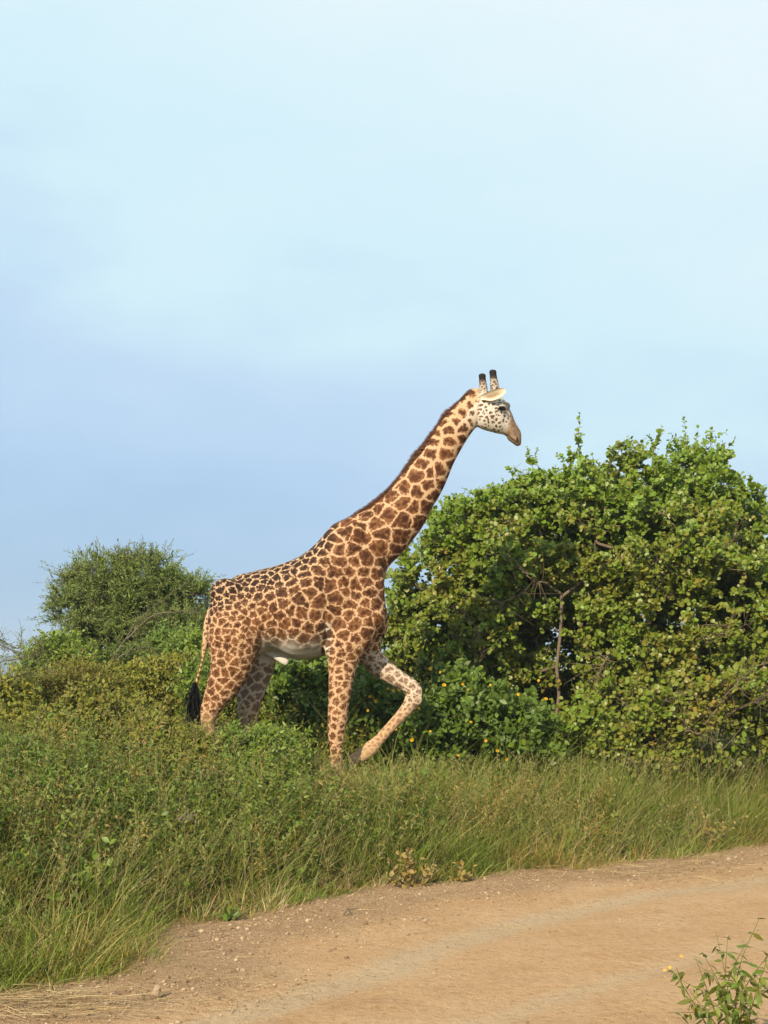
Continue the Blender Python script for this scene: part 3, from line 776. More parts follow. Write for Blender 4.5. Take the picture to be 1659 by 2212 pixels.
# tail tuft
S = Soup(); n = 620
b = np.array([K*92-2.26, -.03, 5.37-K*1478])+rng.normal(0, .010, (n, 3))
L_ = rng.uniform(.25, .85, n)
dv = unit(np.array([-.18, 0, -1.])+rng.normal(0, .17, (n, 3)))
bd = np.array([.32, 0, .0])+rng.normal(0, .10, (n, 3)); bd[:, 0] *= L_/.5
ribbons(S, b, dv, L_, np.full(n, .007), bd, unit(rng.normal(0, 1, (n, 3))), 6, rng.random(n)*.3)
S.build('tail_tuft', m_lash, GIR, GO)

# ------------------------------------------------------------------ plants
UP = np.array([0., 0, 1])
def leaf_template(kind):
    """a folded, slightly cupped leaf: length along +y, width along x, normal +z"""
    if kind == 'round':
        pr = [(0, 0), (.30, .22), (.44, .55), (.34, .86), (0, 1.0)]; fold, cup = .10, -.06
    elif kind == 'lance':
        pr = [(0, 0), (.16, .22), (.19, .45), (.10, .78), (0, 1.0)]; fold, cup = .06, -.18
    elif kind == 'oval':
        pr = [(0, 0), (.22, .25), (.30, .5), (.19, .8), (0, 1.0)]; fold, cup = .08, -.10
    V = [(0, 0, 0), (0, .55, cup*.3), (0, 1.0, cup)]
    for x, y in pr[1:-1]: V.append((x, y, fold*x*2+cup*y*y))
    for x, y in pr[1:-1]: V.append((-x, y, fold*x*2+cup*y*y))
    F = [(0, 3, 1), (3, 4, 1), (4, 5, 1), (5, 2, 1), (0, 1, 6), (6, 1, 7), (7, 1, 8), (8, 1, 2)]
    return np.array(V, float), np.array(F)
ROUND, LANCE, OVAL = leaf_template('round'), leaf_template('lance'), leaf_template('oval')
SLIVER = (np.array([(0, 0, 0), (.13, .45, .02), (0, 1., -.05), (-.13, .45, .02)], float), np.array([(0, 1, 2), (0, 2, 3)]))

def frames(dirn, up, size):
    d = unit(dirn); x = unit(np.cross(d, up)); n = np.cross(x, d)
    return np.stack([x, d, n], -1)*np.reshape(size, (-1, 1, 1))

def sprays(r, base, dirn, length, bend, nleaf, size, a=.35, b=.9, c=.25, s0=.12, pair=False, jitter=.35, upjit=.55):
    """leaves set along curved shoots -> (M, O, shoot index)"""
    M = len(base); dirn = unit(dirn)
    i = np.arange(nleaf); s = s0+(1-s0)*(i+.5)/nleaf
    s = np.clip(s[None]+r.normal(0, .4/nleaf, (M, nleaf)), 0, 1.02)
    P = base[:, None]+dirn[:, None]*(length[:, None]*s)[..., None]+bend[:, None]*(length[:, None]*s**2)[..., None]
    T = unit(dirn[:, None]+2*bend[:, None]*s[..., None])
    ref = np.where(np.abs(T[..., 2:3]) > .9, np.array([1., 0, 0]), UP)
    u = unit(np.cross(T, ref)); v = np.cross(T, u)
    ph = (i//2*1.57+(i % 2)*np.pi if pair else i*2.4)[None]+r.uniform(0, 6.28, (M, 1))+r.normal(0, .35, (M, nleaf))
    side = np.cos(ph)[..., None]*u+np.sin(ph)[..., None]*v
    d = unit(T*a+side*b+UP*c+r.normal(0, jitter, P.shape))
    up = unit(UP*.45+np.array([SUN_DIR.x, SUN_DIR.y, SUN_DIR.z])*.75+r.normal(0, upjit, P.shape))
    sz = np.reshape(size, (-1, 1))*r.uniform(.5, 1.35, (M, nleaf))*(1-.30*s**3)
    return frames(d.reshape(-1, 3), up.reshape(-1, 3), sz.ravel()), P.reshape(-1, 3), np.repeat(np.arange(M), nleaf)

def shoot_tubes(soup, base, dirn, length, bend, r0, r1, seg=3, tint=.5, sides=3):
    dirn = unit(dirn); s = np.linspace(0, 1, seg+1)
    P = base[:, None]+dirn[:, None]*(length[:, None]*s)[..., None]+bend[:, None]*(length[:, None]*s**2)[..., None]
    rr = np.reshape(r0, (-1, 1))*(1-s)+np.reshape(r1, (-1, 1))*s
    rr = np.broadcast_to(rr, P.shape[:2])
    for k in range(seg):
        tubes(soup, P[:, k], P[:, k+1], rr[:, k], rr[:, k+1], tint, sides)

def grow(r, paths, targets, seg=.22, wander=.05, lift=.12):
    """join every target to the nearest wood already there -> nodes, parents, radii"""
    N, Pn = [], []
    for p in paths:
        for k, q in enumerate(p):
            q = np.array(q, float); j = -1
            if k == 0 and N:
                dd = np.linalg.norm(np.array(N)-q, axis=1)
                if dd.min() < .16: j = int(dd.argmin())
            N.append(q); Pn.append(j if k == 0 else len(N)-2)
    c0 = np.mean([p[0] for p in paths], 0)
    arr = np.zeros((len(N)+len(targets)*14, 3)); arr[:len(N)] = N; n = len(N); par = np.full(len(arr), -1); par[:n] = Pn
    roots = {i for i in range(n) if par[i] < 0}
    tips = []
    for tg in targets[np.argsort(np.linalg.norm((targets-c0)*[1, 1, .7], axis=1))]:
        dv = arr[:n]-tg
        cost = np.linalg.norm(dv, axis=1)+.5*np.clip(dv[:, 2], 0, 9)
        j = int(np.argmin(cost)); A = arr[j]; L = np.linalg.norm(tg-A)
        k = int(min(12, max(1, round(L/seg))))
        last = j
        for q in range(1, k+1):
            f = q/k
            p = A+(tg-A)*f+np.array([0, 0, lift*L*f*(1-f)])+(r.normal(0, wander*L/k**.5, 3) if q < k else 0)
            arr[n] = p; par[n] = last; last = n; n += 1
        tips.append(last)
    cnt = np.zeros(n)
    cnt[np.array(tips)] = 1
    for i in range(n-1, -1, -1):
        if par[i] >= 0: cnt[par[i]] += cnt[i]
    return arr[:n], par[:n], cnt, np.array(tips)

def wood(par_obj, org, nodes, par, cnt, tip_r, power, thick, m_bark, trunk_name='trunk', rmax=1.0, first=None):
    rad = np.minimum(tip_r*np.maximum(cnt, 1)**power, rmax)
    if first: rad[:len(first)] = np.maximum(rad[:len(first)], first)
    comp = np.arange(len(par))
    for k in range(len(par)):
        if par[k] >= 0: comp[k] = comp[par[k]]
    i = np.where(par >= 0)[0]; big = rad[i] > thick
    sets = [(trunk_name, i[big & (comp[i] == c_)], 8) for c_ in np.unique(comp[i[big]])]+[('branches', i[~big], 4)]
    for nm, sel, sides in sets:
        if len(sel) == 0: continue
        S = Soup(); pr = par[sel]
        tubes(S, nodes[pr], nodes[sel], np.minimum(rad[pr], rad[sel]*1.35), rad[sel], .5, sides)
        w_ = S.build(nm, m_bark, par_obj, org)
        if nm == 'branches': w_['kind'] = 'stuff'

def in_lobes(P, lobes):
    f = np.full(len(P), 9.)
    for (cx, cy, cz, rx, ry, rz) in lobes:
        f = np.minimum(f, ((P[:, 0]-cx)/rx)**2+((P[:, 1]-cy)/ry)**2+((P[:, 2]-cz)/rz)**2)
    return np.sqrt(f)

def sample_lobes(r, lobes, n, inner=.45, push=.08, clump=None):
    L = np.array(lobes); w = L[:, 3]*L[:, 5]+L[:, 4]*L[:, 5]; w = w/w.sum(); out_ = np.zeros((0, 3))
    while len(out_) < n:
        k = r.choice(len(L), n*3, p=w); d = unit(r.normal(0, 1, (n*3, 3)))
        q = r.uniform(0, 1, (n*3, 1))**.4*(1+r.normal(0, push, (n*3, 1)))
        P = L[k, :3]+d*q*L[k, 3:]
        f = in_lobes(P, lobes)
        ok = (f > inner) | (r.random(len(P)) < .12)
        if clump is not None: ok &= vnoise(P[:, 0]*clump, P[:, 1]*clump, P[:, 2]*clump, s=77) > r.uniform(.12, .55, len(P))
        ok &= P[:, 2] > ground_h(P[:, 0], P[:, 1])+.08
        out_ = np.concatenate([out_, P[ok]])
    return out_[:n]

def lob(px, py, rpx, rpz, Y, ry):
    c = spot(px, py, Y); k = Y/3000
    return (c[0], c[1], c[2], rpx*k, ry, rpz*k)

def leaf_parts(parent, org, M, O, tint, tmpl, mat, n, name='leaf', pick=None):
    """the leaves that show largest become single objects; returns the mask of the rest"""
    if n <= 0: return np.ones(len(O), bool)
    area = np.abs(M[:, 1, 2])/np.maximum(np.linalg.norm(M[:, :, 2], axis=1), 1e-9)*np.linalg.norm(M[:, :, 1], axis=1)**2
    sc = area/np.maximum(O[:, 1], 1)**2*np.exp(-1.6*(O[:, 1]-O[:, 1].min()))
    if pick is not None: sc = sc*pick
    sel = np.argsort(-sc)[:n]
    metas = [make_mesh('leaf', tmpl[0], tmpl[1], True, {'tint': np.full(len(tmpl[0]), v)}, mat) for v in np.linspace(.04, .96, 8)]
    for i in sel:
        ob = bpy.data.objects.new(name, metas[int(np.clip(tint[i]*8, 0, 7))]); COL.objects.link(ob)
        ob.parent = parent
        m4 = Matrix([[*map(float, M[i, q]), float(O[i, q]-org[q])] for q in range(3)]+[[0, 0, 0, 1]])
        ob.matrix_local = m4
    keep = np.ones(len(O), bool); keep[sel] = False
    return keep

def bush(name, label, cat, lobes, paths, m_leaf, m_bark, tmpl=ROUND, n_t=300, twigs=4, nleaf=9, size=.06, twig_len=(.14, .34), seed=1, n_parts=0,
         tip_r=.0022, power=.42, thick=.012, group=None, tint=(.5, .22), a=.35, b=.9, c=.25, inner=.5, push=.08, clump=None, hole=None, pair=False, lift=.12, bare=0, out_w=.7, up_w=.45, shoots=0, shoot_len=(.3, .55), rmax=.06, extra=None, tilt=None, first=None):
    r = np.random.default_rng(seed)
    g = paths[0][0]
    root = empty(name, g); org = np.array(g, float)
    tag(root, label, cat, group)
    T = sample_lobes(r, lobes, n_t, inner, push, clump)
    if hole is not None: T = T[~hole(T)]
    if extra is not None: T = np.concatenate([T, extra])
    nodes, par, cnt, tips = grow(r, paths, T, lift=lift)
    wood(root, org, nodes, par, cnt, tip_r, power, thick, m_bark, rmax=rmax, first=first)
    C = np.mean([[l[0], l[1], l[2]] for l in lobes], 0)
    tp = np.concatenate([nodes[tips], nodes[par[tips]]]) if twigs > 2 else nodes[tips]
    base = np.repeat(tp, twigs, 0)
    # nearest lobe centre gives the outward direction
    Lc = np.array(lobes)[:, :3]; j = np.argmin(((base[:, None]-Lc[None])**2).sum(2), 1)
    d = unit(unit(base-Lc[j])*out_w+UP*up_w+r.normal(0, .55, base.shape))
    ln = r.uniform(*twig_len, len(base)); bd = np.stack([r.normal(0, .2, len(base)), r.normal(0, .2, len(base)), -r.uniform(0, .45, len(base))], 1)
    if shoots:
        top = np.argsort(-(base[:, 2]+r.normal(0, .35, len(base))))[:shoots]
        d[top] = unit(UP+r.normal(0, .35, (shoots, 3))); ln[top] = r.uniform(*shoot_len, shoots); bd[top] *= .4
    S = Soup(); shoot_tubes(S, base, d, ln, bd, tip_r*.9, tip_r*.5, 2, .5, 3)
    S.build('twigs', m_bark, root, org)['kind'] = 'stuff'
    M, O, ix = sprays(r, base, d, ln, bd, nleaf, np.full(len(base), size), a, b, c, pair=pair)
    if bare:
        kp = r.random(len(base))[ix] > bare; M, O, ix = M[kp], O[kp], ix[kp]
    cl = fbm(O[:, 0]*1.3, O[:, 1]*1.3, O[:, 2]*1.3, s=seed)-.5
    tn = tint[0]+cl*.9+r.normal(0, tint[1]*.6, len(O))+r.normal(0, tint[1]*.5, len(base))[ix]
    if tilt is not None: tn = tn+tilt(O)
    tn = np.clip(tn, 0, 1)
    keep = leaf_parts(root, org, M, O, tn, tmpl, m_leaf, n_parts)
    S = Soup(); S.inst(*tmpl, M[keep], O[keep], tn[keep])
    fo = S.build('foliage', m_leaf, root, org)
    if n_parts: fo['kind'] = 'stuff'
    return root, O

gz = lambda x, y: float(ground_h(np.array([x]), np.array([y]))[0])
def gpt(px, Y, dz=-.03):
    x = (px-830)*Y/3000
    return np.array([x, Y, gz(x, Y)+dz])

m_bark1 = bark_mat('grey_brown_bark', (0.10, 0.07, 0.042), (0.23, 0.17, 0.11))
m_bark2 = bark_mat('thorn_bark', (0.10, 0.08, 0.05), (0.21, 0.17, 0.115))
m_round = leaf_mat('round_leaf', [(0, (0.299, 0.206, 0.032)), (.12, (0.232, 0.201, 0.030)), (.35, (0.194, 0.206, 0.027)), (.6, (0.161, 0.212, 0.022)), (.85, (0.138, 0.229, 0.018)), (1, (0.188, 0.270, 0.023))], .28, .42, .4)
m_olive = leaf_mat('olive_leaf', [(0, (0.282, 0.187, 0.051)), (.3, (0.232, 0.187, 0.047)), (.7, (0.186, 0.182, 0.036)), (1, (0.158, 0.193, 0.031))], .25, .5, .35)
m_acacia = leaf_mat('acacia_leaf', [(0, (0.140, 0.145, 0.040)), (.5, (0.145, 0.196, 0.042)), (1, (0.182, 0.260, 0.047))], .25, .6, .25)
m_dark = leaf_mat('dark_green_leaf', [(0, (0.085, 0.110, 0.015)), (.5, (0.081, 0.138, 0.015)), (.8, (0.129, 0.198, 0.020)), (1, (0.172, 0.231, 0.024))], .28, .45, .35)
m_yell = leaf_mat('yellow_green_leaf', [(0, (0.159, 0.127, 0.027)), (.4, (0.184, 0.167, 0.023)), (.75, (0.164, 0.188, 0.022)), (1, (0.259, 0.233, 0.026))], .28, .55, .3)
m_herb = leaf_mat('herb_leaf', [(0, (0.181, 0.145, 0.037)), (.3, (0.140, 0.141, 0.026)), (.6, (0.113, 0.145, 0.021)), (.85, (0.099, 0.170, 0.018)), (1, (0.181, 0.209, 0.027))], .28, .5, .32)
m_grass = leaf_mat('grass_blade', [(0, (0.334, 0.239, 0.073)), (.18, (0.241, 0.218, 0.049)), (.4, (0.166, 0.178, 0.031)), (.7, (0.125, 0.167, 0.022)), (1, (0.157, 0.213, 0.026))], .22, .5, .3)
m_straw = leaf_mat('dry_straw', [(0, (0.30, 0.20, 0.09)), (.5, (0.40, 0.29, 0.14)), (1, (0.48, 0.38, 0.21))], .15, .7, .2)
m_grass_stalk = leaf_mat('grass_stalk', [(0, (0.144, 0.162, 0.043)), (.5, (0.243, 0.223, 0.076)), (1, (0.342, 0.285, 0.119))], .2, .6, .25)
m_petal = leaf_mat('yellow_petal', [(0, (0.75, 0.36, 0.01)), (1, (0.85, 0.55, 0.02))], .25, .5, .3)
m_lilac = leaf_mat('lilac_petal', [(0, (0.34, 0.20, 0.22)), (1, (0.50, 0.30, 0.42))], .25, .6, .2)

# ---- large round-leaved bush on the right
L = [lob(a_[0], a_[1]+(38 if a_[1] < 1140 else 12 if a_[1] < 1250 else 0), *a_[2:]) for a_ in (
    (1000, 1160, 75, 95, 18.2, .8), (1085, 1100, 90, 95, 18.3, .9), (935, 1275, 90, 110, 17.9, .8), (1180, 1085, 90, 85, 18.3, .9), (1275, 1055, 80, 95, 18.4, .9), (1390, 1050, 95, 95, 18.5, 1.0),
    (1500, 1035, 80, 95, 18.5, 1.0), (1570, 1110, 85, 100, 18.6, 1.0), (1640, 1200, 90, 110, 18.6, 1.0), (1090, 1230, 130, 110, 17.8, 1.0), (1260, 1180, 140, 110, 17.7, 1.1), (1430, 1190, 150, 130, 17.7, 1.1),
    (890, 1390, 62, 85, 18.0, .6), (990, 1370, 110, 95, 17.5, .8), (1110, 1370, 95, 90, 17.7, .8), (1420, 1350, 130, 105, 17.3, .9), (1560, 1320, 130, 130, 17.4, 1.0), (1660, 1360, 100, 130, 17.6, 1.0),
    (1310, 1330, 80, 70, 17.6, .7), (1000, 1470, 130, 70, 17.6, .7), (1330, 1440, 90, 70, 17.5, .6), (1560, 1470, 140, 80, 17.6, .8), (1240, 1330, 120, 130, 19.0, .6), (1230, 1460, 120, 110, 19.0, .6), (1215, 1420, 90, 140, 19.6, .4), (1215, 1520, 110, 90, 19.4, .4), (1060, 1440, 110, 110, 18.8, .6), (1420, 1470, 120, 110, 19.0, .6), (1100, 1180, 120, 100, 19.0, .6), (1300, 1160, 150, 110, 19.2, .6), (1480, 1150, 120, 110, 19.2, .6), (1600, 1400, 100, 160, 19, .6), (950, 1400, 90, 120, 18.6, .5))]
def hole(P):
    px = P[:, 0]/P[:, 1]*3000+830; py = 1480-(P[:, 2]-CAM_H)*3000/P[:, 1]
    return (np.hypot((px-1205)/40, (py-1400)/115) < 1) & (P[:, 1] < 17.4) | (np.hypot((px-1190)/82, (py-1268)/46) < 1) & (P[:, 1] < 17.5)
paths = [[gpt(1200, 17.2), spot(1201, 1560, 17.2), spot(1208, 1500, 17.2), spot(1203, 1440, 17.2), spot(1211, 1370, 17.2), spot(1214, 1300, 17.2), spot(1212, 1282, 17.2), spot(1180, 1262, 17.25), spot(1150, 1240, 17.3), spot(1115, 1215, 17.5)],
         [spot(1213, 1290, 17.2), spot(1245, 1266, 17.3), spot(1290, 1235, 17.5), spot(1340, 1200, 17.8)],
         [gpt(1290, 17.6), spot(1285, 1480, 17.6), spot(1300, 1430, 17.6), spot(1330, 1390, 17.7)],
         [gpt(1060, 18), spot(1040, 1500, 18), spot(1020, 1380, 18), spot(1010, 1270, 18.1)], [gpt(960, 17.8), spot(945, 1500, 17.8), spot(925, 1400, 17.9)],
         [gpt(1430, 18), spot(1440, 1480, 18), spot(1450, 1340, 18), spot(1440, 1200, 18.2)], [gpt(1600, 18), spot(1590, 1480, 18), spot(1570, 1340, 18), spot(1580, 1220, 18.2)]]
shoot_pts = np.array([spot(a_, b_, 18.2) for a_, b_ in ((1250, 965), (1232, 1005), (1340, 972), (1320, 1000), (1400, 990), (1415, 970), (1480, 970), (1535, 962), (1550, 1000), (1108, 1030), (1150, 1008), (1620, 1060), (1380, 1000))])
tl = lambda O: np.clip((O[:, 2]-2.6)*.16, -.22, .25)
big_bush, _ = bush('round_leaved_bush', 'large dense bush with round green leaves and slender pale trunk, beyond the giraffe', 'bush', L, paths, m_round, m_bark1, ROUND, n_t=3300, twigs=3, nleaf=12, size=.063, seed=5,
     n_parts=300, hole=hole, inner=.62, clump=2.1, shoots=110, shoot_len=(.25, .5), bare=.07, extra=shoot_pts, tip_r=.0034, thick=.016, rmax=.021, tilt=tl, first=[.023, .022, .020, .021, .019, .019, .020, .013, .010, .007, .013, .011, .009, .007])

def dead_branch(root, pts, r0, seed):
    r = np.random.default_rng(seed); org = np.array(root.location); P = resample(np.array([spot(*p) for p in pts]), 26); P[1:-1] += r.normal(0, .010, (24, 3)); rad = np.linspace(r0, r0*.3, 26)
    S = Soup(); tubes(S, P[:-1], P[1:], rad[:-1], rad[1:], .5, 6)
    k = 26; i = r.integers(4, 25, k); d = unit(unit(np.gradient(P, axis=0)[i])*.6+r.normal(0, .6, (k, 3))); ln = r.uniform(.08, .38, k)
    shoot_tubes(S, P[i], d, ln, r.normal(0, .3, (k, 3)), r0*.3, .0016, 3, .5, 4)
    S.build('dead_branch', m_bark1, root, org)
for k_, (pp_, r_) in enumerate((([(1330, 1400, 17.0), (1310, 1425, 16.8), (1296, 1450, 16.8), (1283, 1490, 16.9)], .018), ([(1185, 1262, 17.0), (1150, 1250, 16.8), (1110, 1210, 16.7), (1060, 1195, 16.7)], .014),
        ([(1140, 1270, 17.0), (1090, 1300, 16.8), (1040, 1290, 16.7)], .010), ([(1020, 1470, 17.0), (1040, 1420, 16.8), (1030, 1360, 16.7), (1000, 1320, 16.7)], .010), ([(1440, 1290, 17.6), (1410, 1250, 16.9), (1420, 1200, 16.75)], .006),
        ([(1540, 1280, 17.6), (1560, 1200, 16.9), (1600, 1150, 16.7)], .006), ([(1380, 1480, 17.0), (1400, 1420, 16.8), (1380, 1370, 16.7)], .009), ([(1500, 1380, 16.8), (1560, 1370, 16.5), (1630, 1340, 16.4)], .010))):
    dead_branch(big_bush, pp_, r_, 700+k_)

# ---- low olive bush with drooping bare twigs, lower right
L = [lob(*a_) for a_ in ((1330, 1560, 85, 75, 16.6, .6), (1450, 1530, 95, 75, 16.6, .6), (1240, 1590, 60, 60, 16.5, .5), (1590, 1490, 85, 55, 16.9, .7), (1685, 1540, 50, 95, 17.0, .6), (1390, 1620, 95, 45, 16.5, .5))]
pts = np.array([spot(a_, b_, 16.15) for a_, b_ in ((1560, 1480), (1600, 1450), (1640, 1470), (1500, 1580), (1530, 1560), (1580, 1600), (1470, 1650), (1610, 1560), (1540, 1640), (1440, 1500), (1655, 1420))])
olive_bush, _ = bush('olive_bush', 'low olive bush with drooping pale bare twigs at the foot of the big bush', 'bush', L,
     [[gpt(1400, 16.7), spot(1400, 1620, 16.7), spot(1420, 1560, 16.7)], [gpt(1550, 16.9), spot(1555, 1600, 16.9), spot(1565, 1540, 16.9)], [gpt(1300, 16.6), spot(1300, 1600, 16.6)], [gpt(1640, 17), spot(1645, 1560, 17)]],
     m_round, m_bark1, ROUND, n_t=520, twigs=3, nleaf=7, size=.066, seed=9, n_parts=150, bare=.18, clump=2.2, inner=.4, up_w=.15, tip_r=.0035, lift=.3, extra=pts, tint=(.52, .20))

for k_, (pp_, r_) in enumerate((([(1420, 1620, 16.4), (1480, 1580, 16.0), (1540, 1600, 15.9), (1580, 1640, 15.9)], .009), ([(1500, 1600, 16.4), (1550, 1530, 16.0), (1600, 1470, 15.9), (1650, 1430, 15.9)], .011),
        ([(1540, 1560, 16.4), (1600, 1530, 16.0), (1660, 1500, 16)], .009), ([(1400, 1560, 16.3), (1440, 1510, 16.0), (1500, 1490, 16)], .008), ([(1330, 1600, 16.2), (1360, 1640, 15.9), (1420, 1650, 15.8)], .008))):
    dead_branch(olive_bush, pp_, r_, 720+k_)

# ---- dark leafy shrub with yellow flowers by the lifted knee
L = [lob(*a_) for a_ in ((930, 1580, 80, 85, 16.0, .5), (1040, 1560, 85, 80, 16.1, .5), (1140, 1590, 70, 75, 16.1, .5), (860, 1560, 50, 70, 16.2, .4), (1000, 1500, 50, 50, 16.4, .4), (800, 1540, 55, 70, 16.4, .4))]
fl_root, OF = bush('flowering_shrub', 'dark green leafy shrub dotted with yellow flowers behind the lifted foreleg', 'shrub', L,
     [[gpt(930, 16.1), spot(930, 1620, 16.1)], [gpt(1040, 16.1), spot(1040, 1610, 16.1)], [gpt(1140, 16.1), spot(1140, 1620, 16.1)], [gpt(860, 16.2), spot(860, 1620, 16.2)]],
     m_dark, m_bark2, OVAL, n_t=420, twigs=3, nleaf=9, size=.085, seed=12, n_parts=120, inner=.4, twig_len=(.12, .3), pair=True)

# ---- dark shrub seen under the belly
L = [lob(*a_) for a_ in ((620, 1480, 70, 65, 17.2, .5), (700, 1490, 65, 80, 17.2, .5), (770, 1480, 60, 75, 17.2, .5), (560, 1500, 50, 60, 17.3, .4), (660, 1560, 100, 60, 16.9, .5))]
bush('belly_shrub', 'dark green shrub showing beneath the belly of the giraffe', 'shrub', L, [[gpt(640, 17.2), spot(640, 1560, 17.2)], [gpt(730, 17.2), spot(730, 1560, 17.2)]], m_dark, m_bark2, OVAL,
     n_t=360, twigs=3, nleaf=9, size=.08, seed=14, n_parts=80, inner=.4)

# ---- feathery acacia on the left
L = [lob(*a_) for a_ in ((270, 1290, 120, 75, 22, 1.0), (205, 1305, 75, 62, 22, .8), (350, 1305, 90, 72, 22, .9), (235, 1250, 75, 42, 22, .7), (325, 1250, 65, 40, 22, .7), (400, 1320, 60, 70, 21.8, .7), (165, 1330, 58, 45, 22, .6), (290, 1370, 120, 60, 21.5, .8), (390, 1400, 60, 60, 21.6, .6), (230, 1420, 80, 55, 21.4, .6), (340, 1430, 90, 50, 21.3, .6))]
bush('acacia_tree', 'feathery grey-green acacia with rounded crown standing behind the tail', 'tree', L,
     [[gpt(290, 21.8), spot(292, 1450, 21.8), spot(285, 1390, 21.8), spot(270, 1340, 21.9)], [spot(288, 1420, 21.8), spot(320, 1360, 21.9), spot(345, 1310, 22)]],
     m_acacia, m_bark2, SLIVER, n_t=950, twigs=4, nleaf=17, size=.075, twig_len=(.2, .48), seed=21, inner=.35, push=.14, clump=2.0, a=.8, b=.7, c=.1, shoots=200, shoot_len=(.25, .42), out_w=1.0, up_w=.25, tip_r=.004, thick=.03, rmax=.09)

# ---- other shrubs on the left
def small_bush(name, label, lobes, base, mat, tm, seed, n_t=260, size=.05, **kw):
    return bush(name, label, 'shrub', [lob(*a_) for a_ in lobes], [[gpt(b_[0], b_[1]), gpt(b_[0], b_[1], .25)] for b_ in base], mat, m_bark2, tm, n_t=n_t, size=size, seed=seed, **kw)
small_bush('leafy_shrub', 'fresh bright green shrub at the foot of the acacia', ((125, 1420, 42, 45, 18.6, .4), (95, 1455, 40, 45, 18.5, .4), (165, 1450, 45, 40, 18.4, .4)), ((125, 18.5),), m_dark, OVAL, 31, 240, .06, tint=(.85, .2), twigs=3)
small_bush('leafy_shrub', 'dark low shrub filling the shade below the acacia crown', ((330, 1450, 80, 45, 19.4, .5), (240, 1460, 60, 45, 19.2, .5), (405, 1430, 50, 50, 19.2, .5)), ((330, 19.4), (250, 19.2), (405, 19.2)), m_dark, OVAL, 32, 420, .06, tint=(.2, .2), twigs=3)
small_bush('yellowish_shrub', 'yellow-green shrub between the acacia and the dark tail tuft', ((300, 1500, 90, 55, 17.2, .5), (380, 1490, 60, 60, 17.2, .5), (230, 1540, 70, 50, 16.9, .5)), ((300, 17.2), (380, 17.2), (230, 16.9)), m_yell, OVAL, 33, 520, .055, tint=(.6, .25), twigs=3)
small_bush('yellowish_shrub', 'drab olive thorny shrub left of the yellow-green one', ((110, 1530, 70, 60, 16.4, .5), (180, 1500, 60, 60, 16.6, .5), (170, 1570, 70, 55, 16.2, .5)), ((110, 16.4), (180, 16.6)), m_yell, SLIVER, 34, 420, .07, tint=(.5, .3), twigs=4, bare=.15, nleaf=12, a=.7)
small_bush('leafy_shrub', 'green shrub at the left picture edge with yellowish shoots', ((15, 1540, 60, 65, 15.6, .5), (40, 1600, 70, 60, 15.2, .5), (-40, 1560, 60, 70, 15.5, .5)), ((15, 15.6), (40, 15.2)), m_yell, OVAL, 35, 380, .06, tint=(.75, .25), twigs=3)
small_bush('leafy_shrub', 'green shrub with pale grassy shoots directly behind the tail', ((420, 1440, 60, 60, 17.8, .5), (450, 1500, 50, 70, 16.6, .4), (380, 1420, 45, 45, 18.4, .5)), ((425, 17.8), (450, 16.6)), m_dark, LANCE, 36, 380, .075, tint=(.75, .25), twigs=3)

small_bush('yellowish_shrub', 'yellow-green weedy shrub in front of the hind legs of the giraffe', ((330, 1625, 75, 60, 13.8, .35), (395, 1645, 50, 48, 13.7, .35)), ((335, 13.8), (400, 13.7)), m_yell, LANCE, 37, 330, .062, tint=(.72, .25), twigs=3, clump=3.0)
small_bush('leafy_shrub', 'green weedy shrub hiding the far hind hoof below the belly', ((520, 1640, 60, 48, 14.0, .35), (595, 1640, 62, 45, 14.0, .35), (560, 1675, 80, 40, 13.6, .35)), ((520, 14.0), (590, 14.0)), m_dark, LANCE, 38, 330, .062, tint=(.85, .25), twigs=3, clump=3.0)
small_bush('yellowish_shrub', 'tall yellowish shrub on the bank under the arching thorn branch', ((205, 1585, 70, 75, 14.2, .4), (270, 1570, 55, 60, 14.6, .4), (150, 1620, 60, 60, 13.8, .4)), ((205, 14.2), (270, 14.6)), m_yell, OVAL, 39, 360, .055, tint=(.6, .3), twigs=3, clump=3.0)
small_bush('leafy_shrub', 'dark green feathery shrub low at the left picture edge', ((25, 1690, 80, 70, 12.4, .4), (90, 1710, 60, 55, 12.2, .4), (-30, 1720, 60, 80, 12.2, .4)), ((25, 12.4), (90, 12.2)), m_dark, SLIVER, 40, 360, .07, tint=(.55, .3), twigs=4, nleaf=14, a=.6)

# ---- thorn branches reaching in from the left
def thorn(name, label, pths, seed):
    r = np.random.default_rng(seed); org = gpt(-40, 15.4); root = empty(name, org); tag(root, label, 'thorn bush')
    LS = Soup()
    for p in pths:
        S = Soup(); P = resample(np.array(p), 22); rad = np.linspace(.011, .003, 22)
        P[1:-1] += r.normal(0, .006, (20, 3))
        tubes(S, P[:-1], P[1:], rad[:-1], rad[1:], .5, 5)
        k = 46; i = r.integers(2, 21, k); d = unit(np.gradient(P, axis=0)[i]*r.uniform(0, 18, (k, 1))+r.normal(0, 1, (k, 3))); ln = r.uniform(.05, .24, k)
        shoot_tubes(S, P[i], d, ln, r.normal(0, .2, (k, 3)), .0025, .0012, 2)
        M, O, ix = sprays(r, P[i], d, ln, r.normal(0, .2, (k, 3)), 7, np.full(k, .036), .4, .8, .3)
        LS.inst(*SLIVER, M, O, np.clip(.4+r.normal(0, .25, len(O)), 0, 1))
        S.build('branch', m_bark2, root, org)
    LS.build('foliage', m_acacia, root, org)
y_ = 15.4
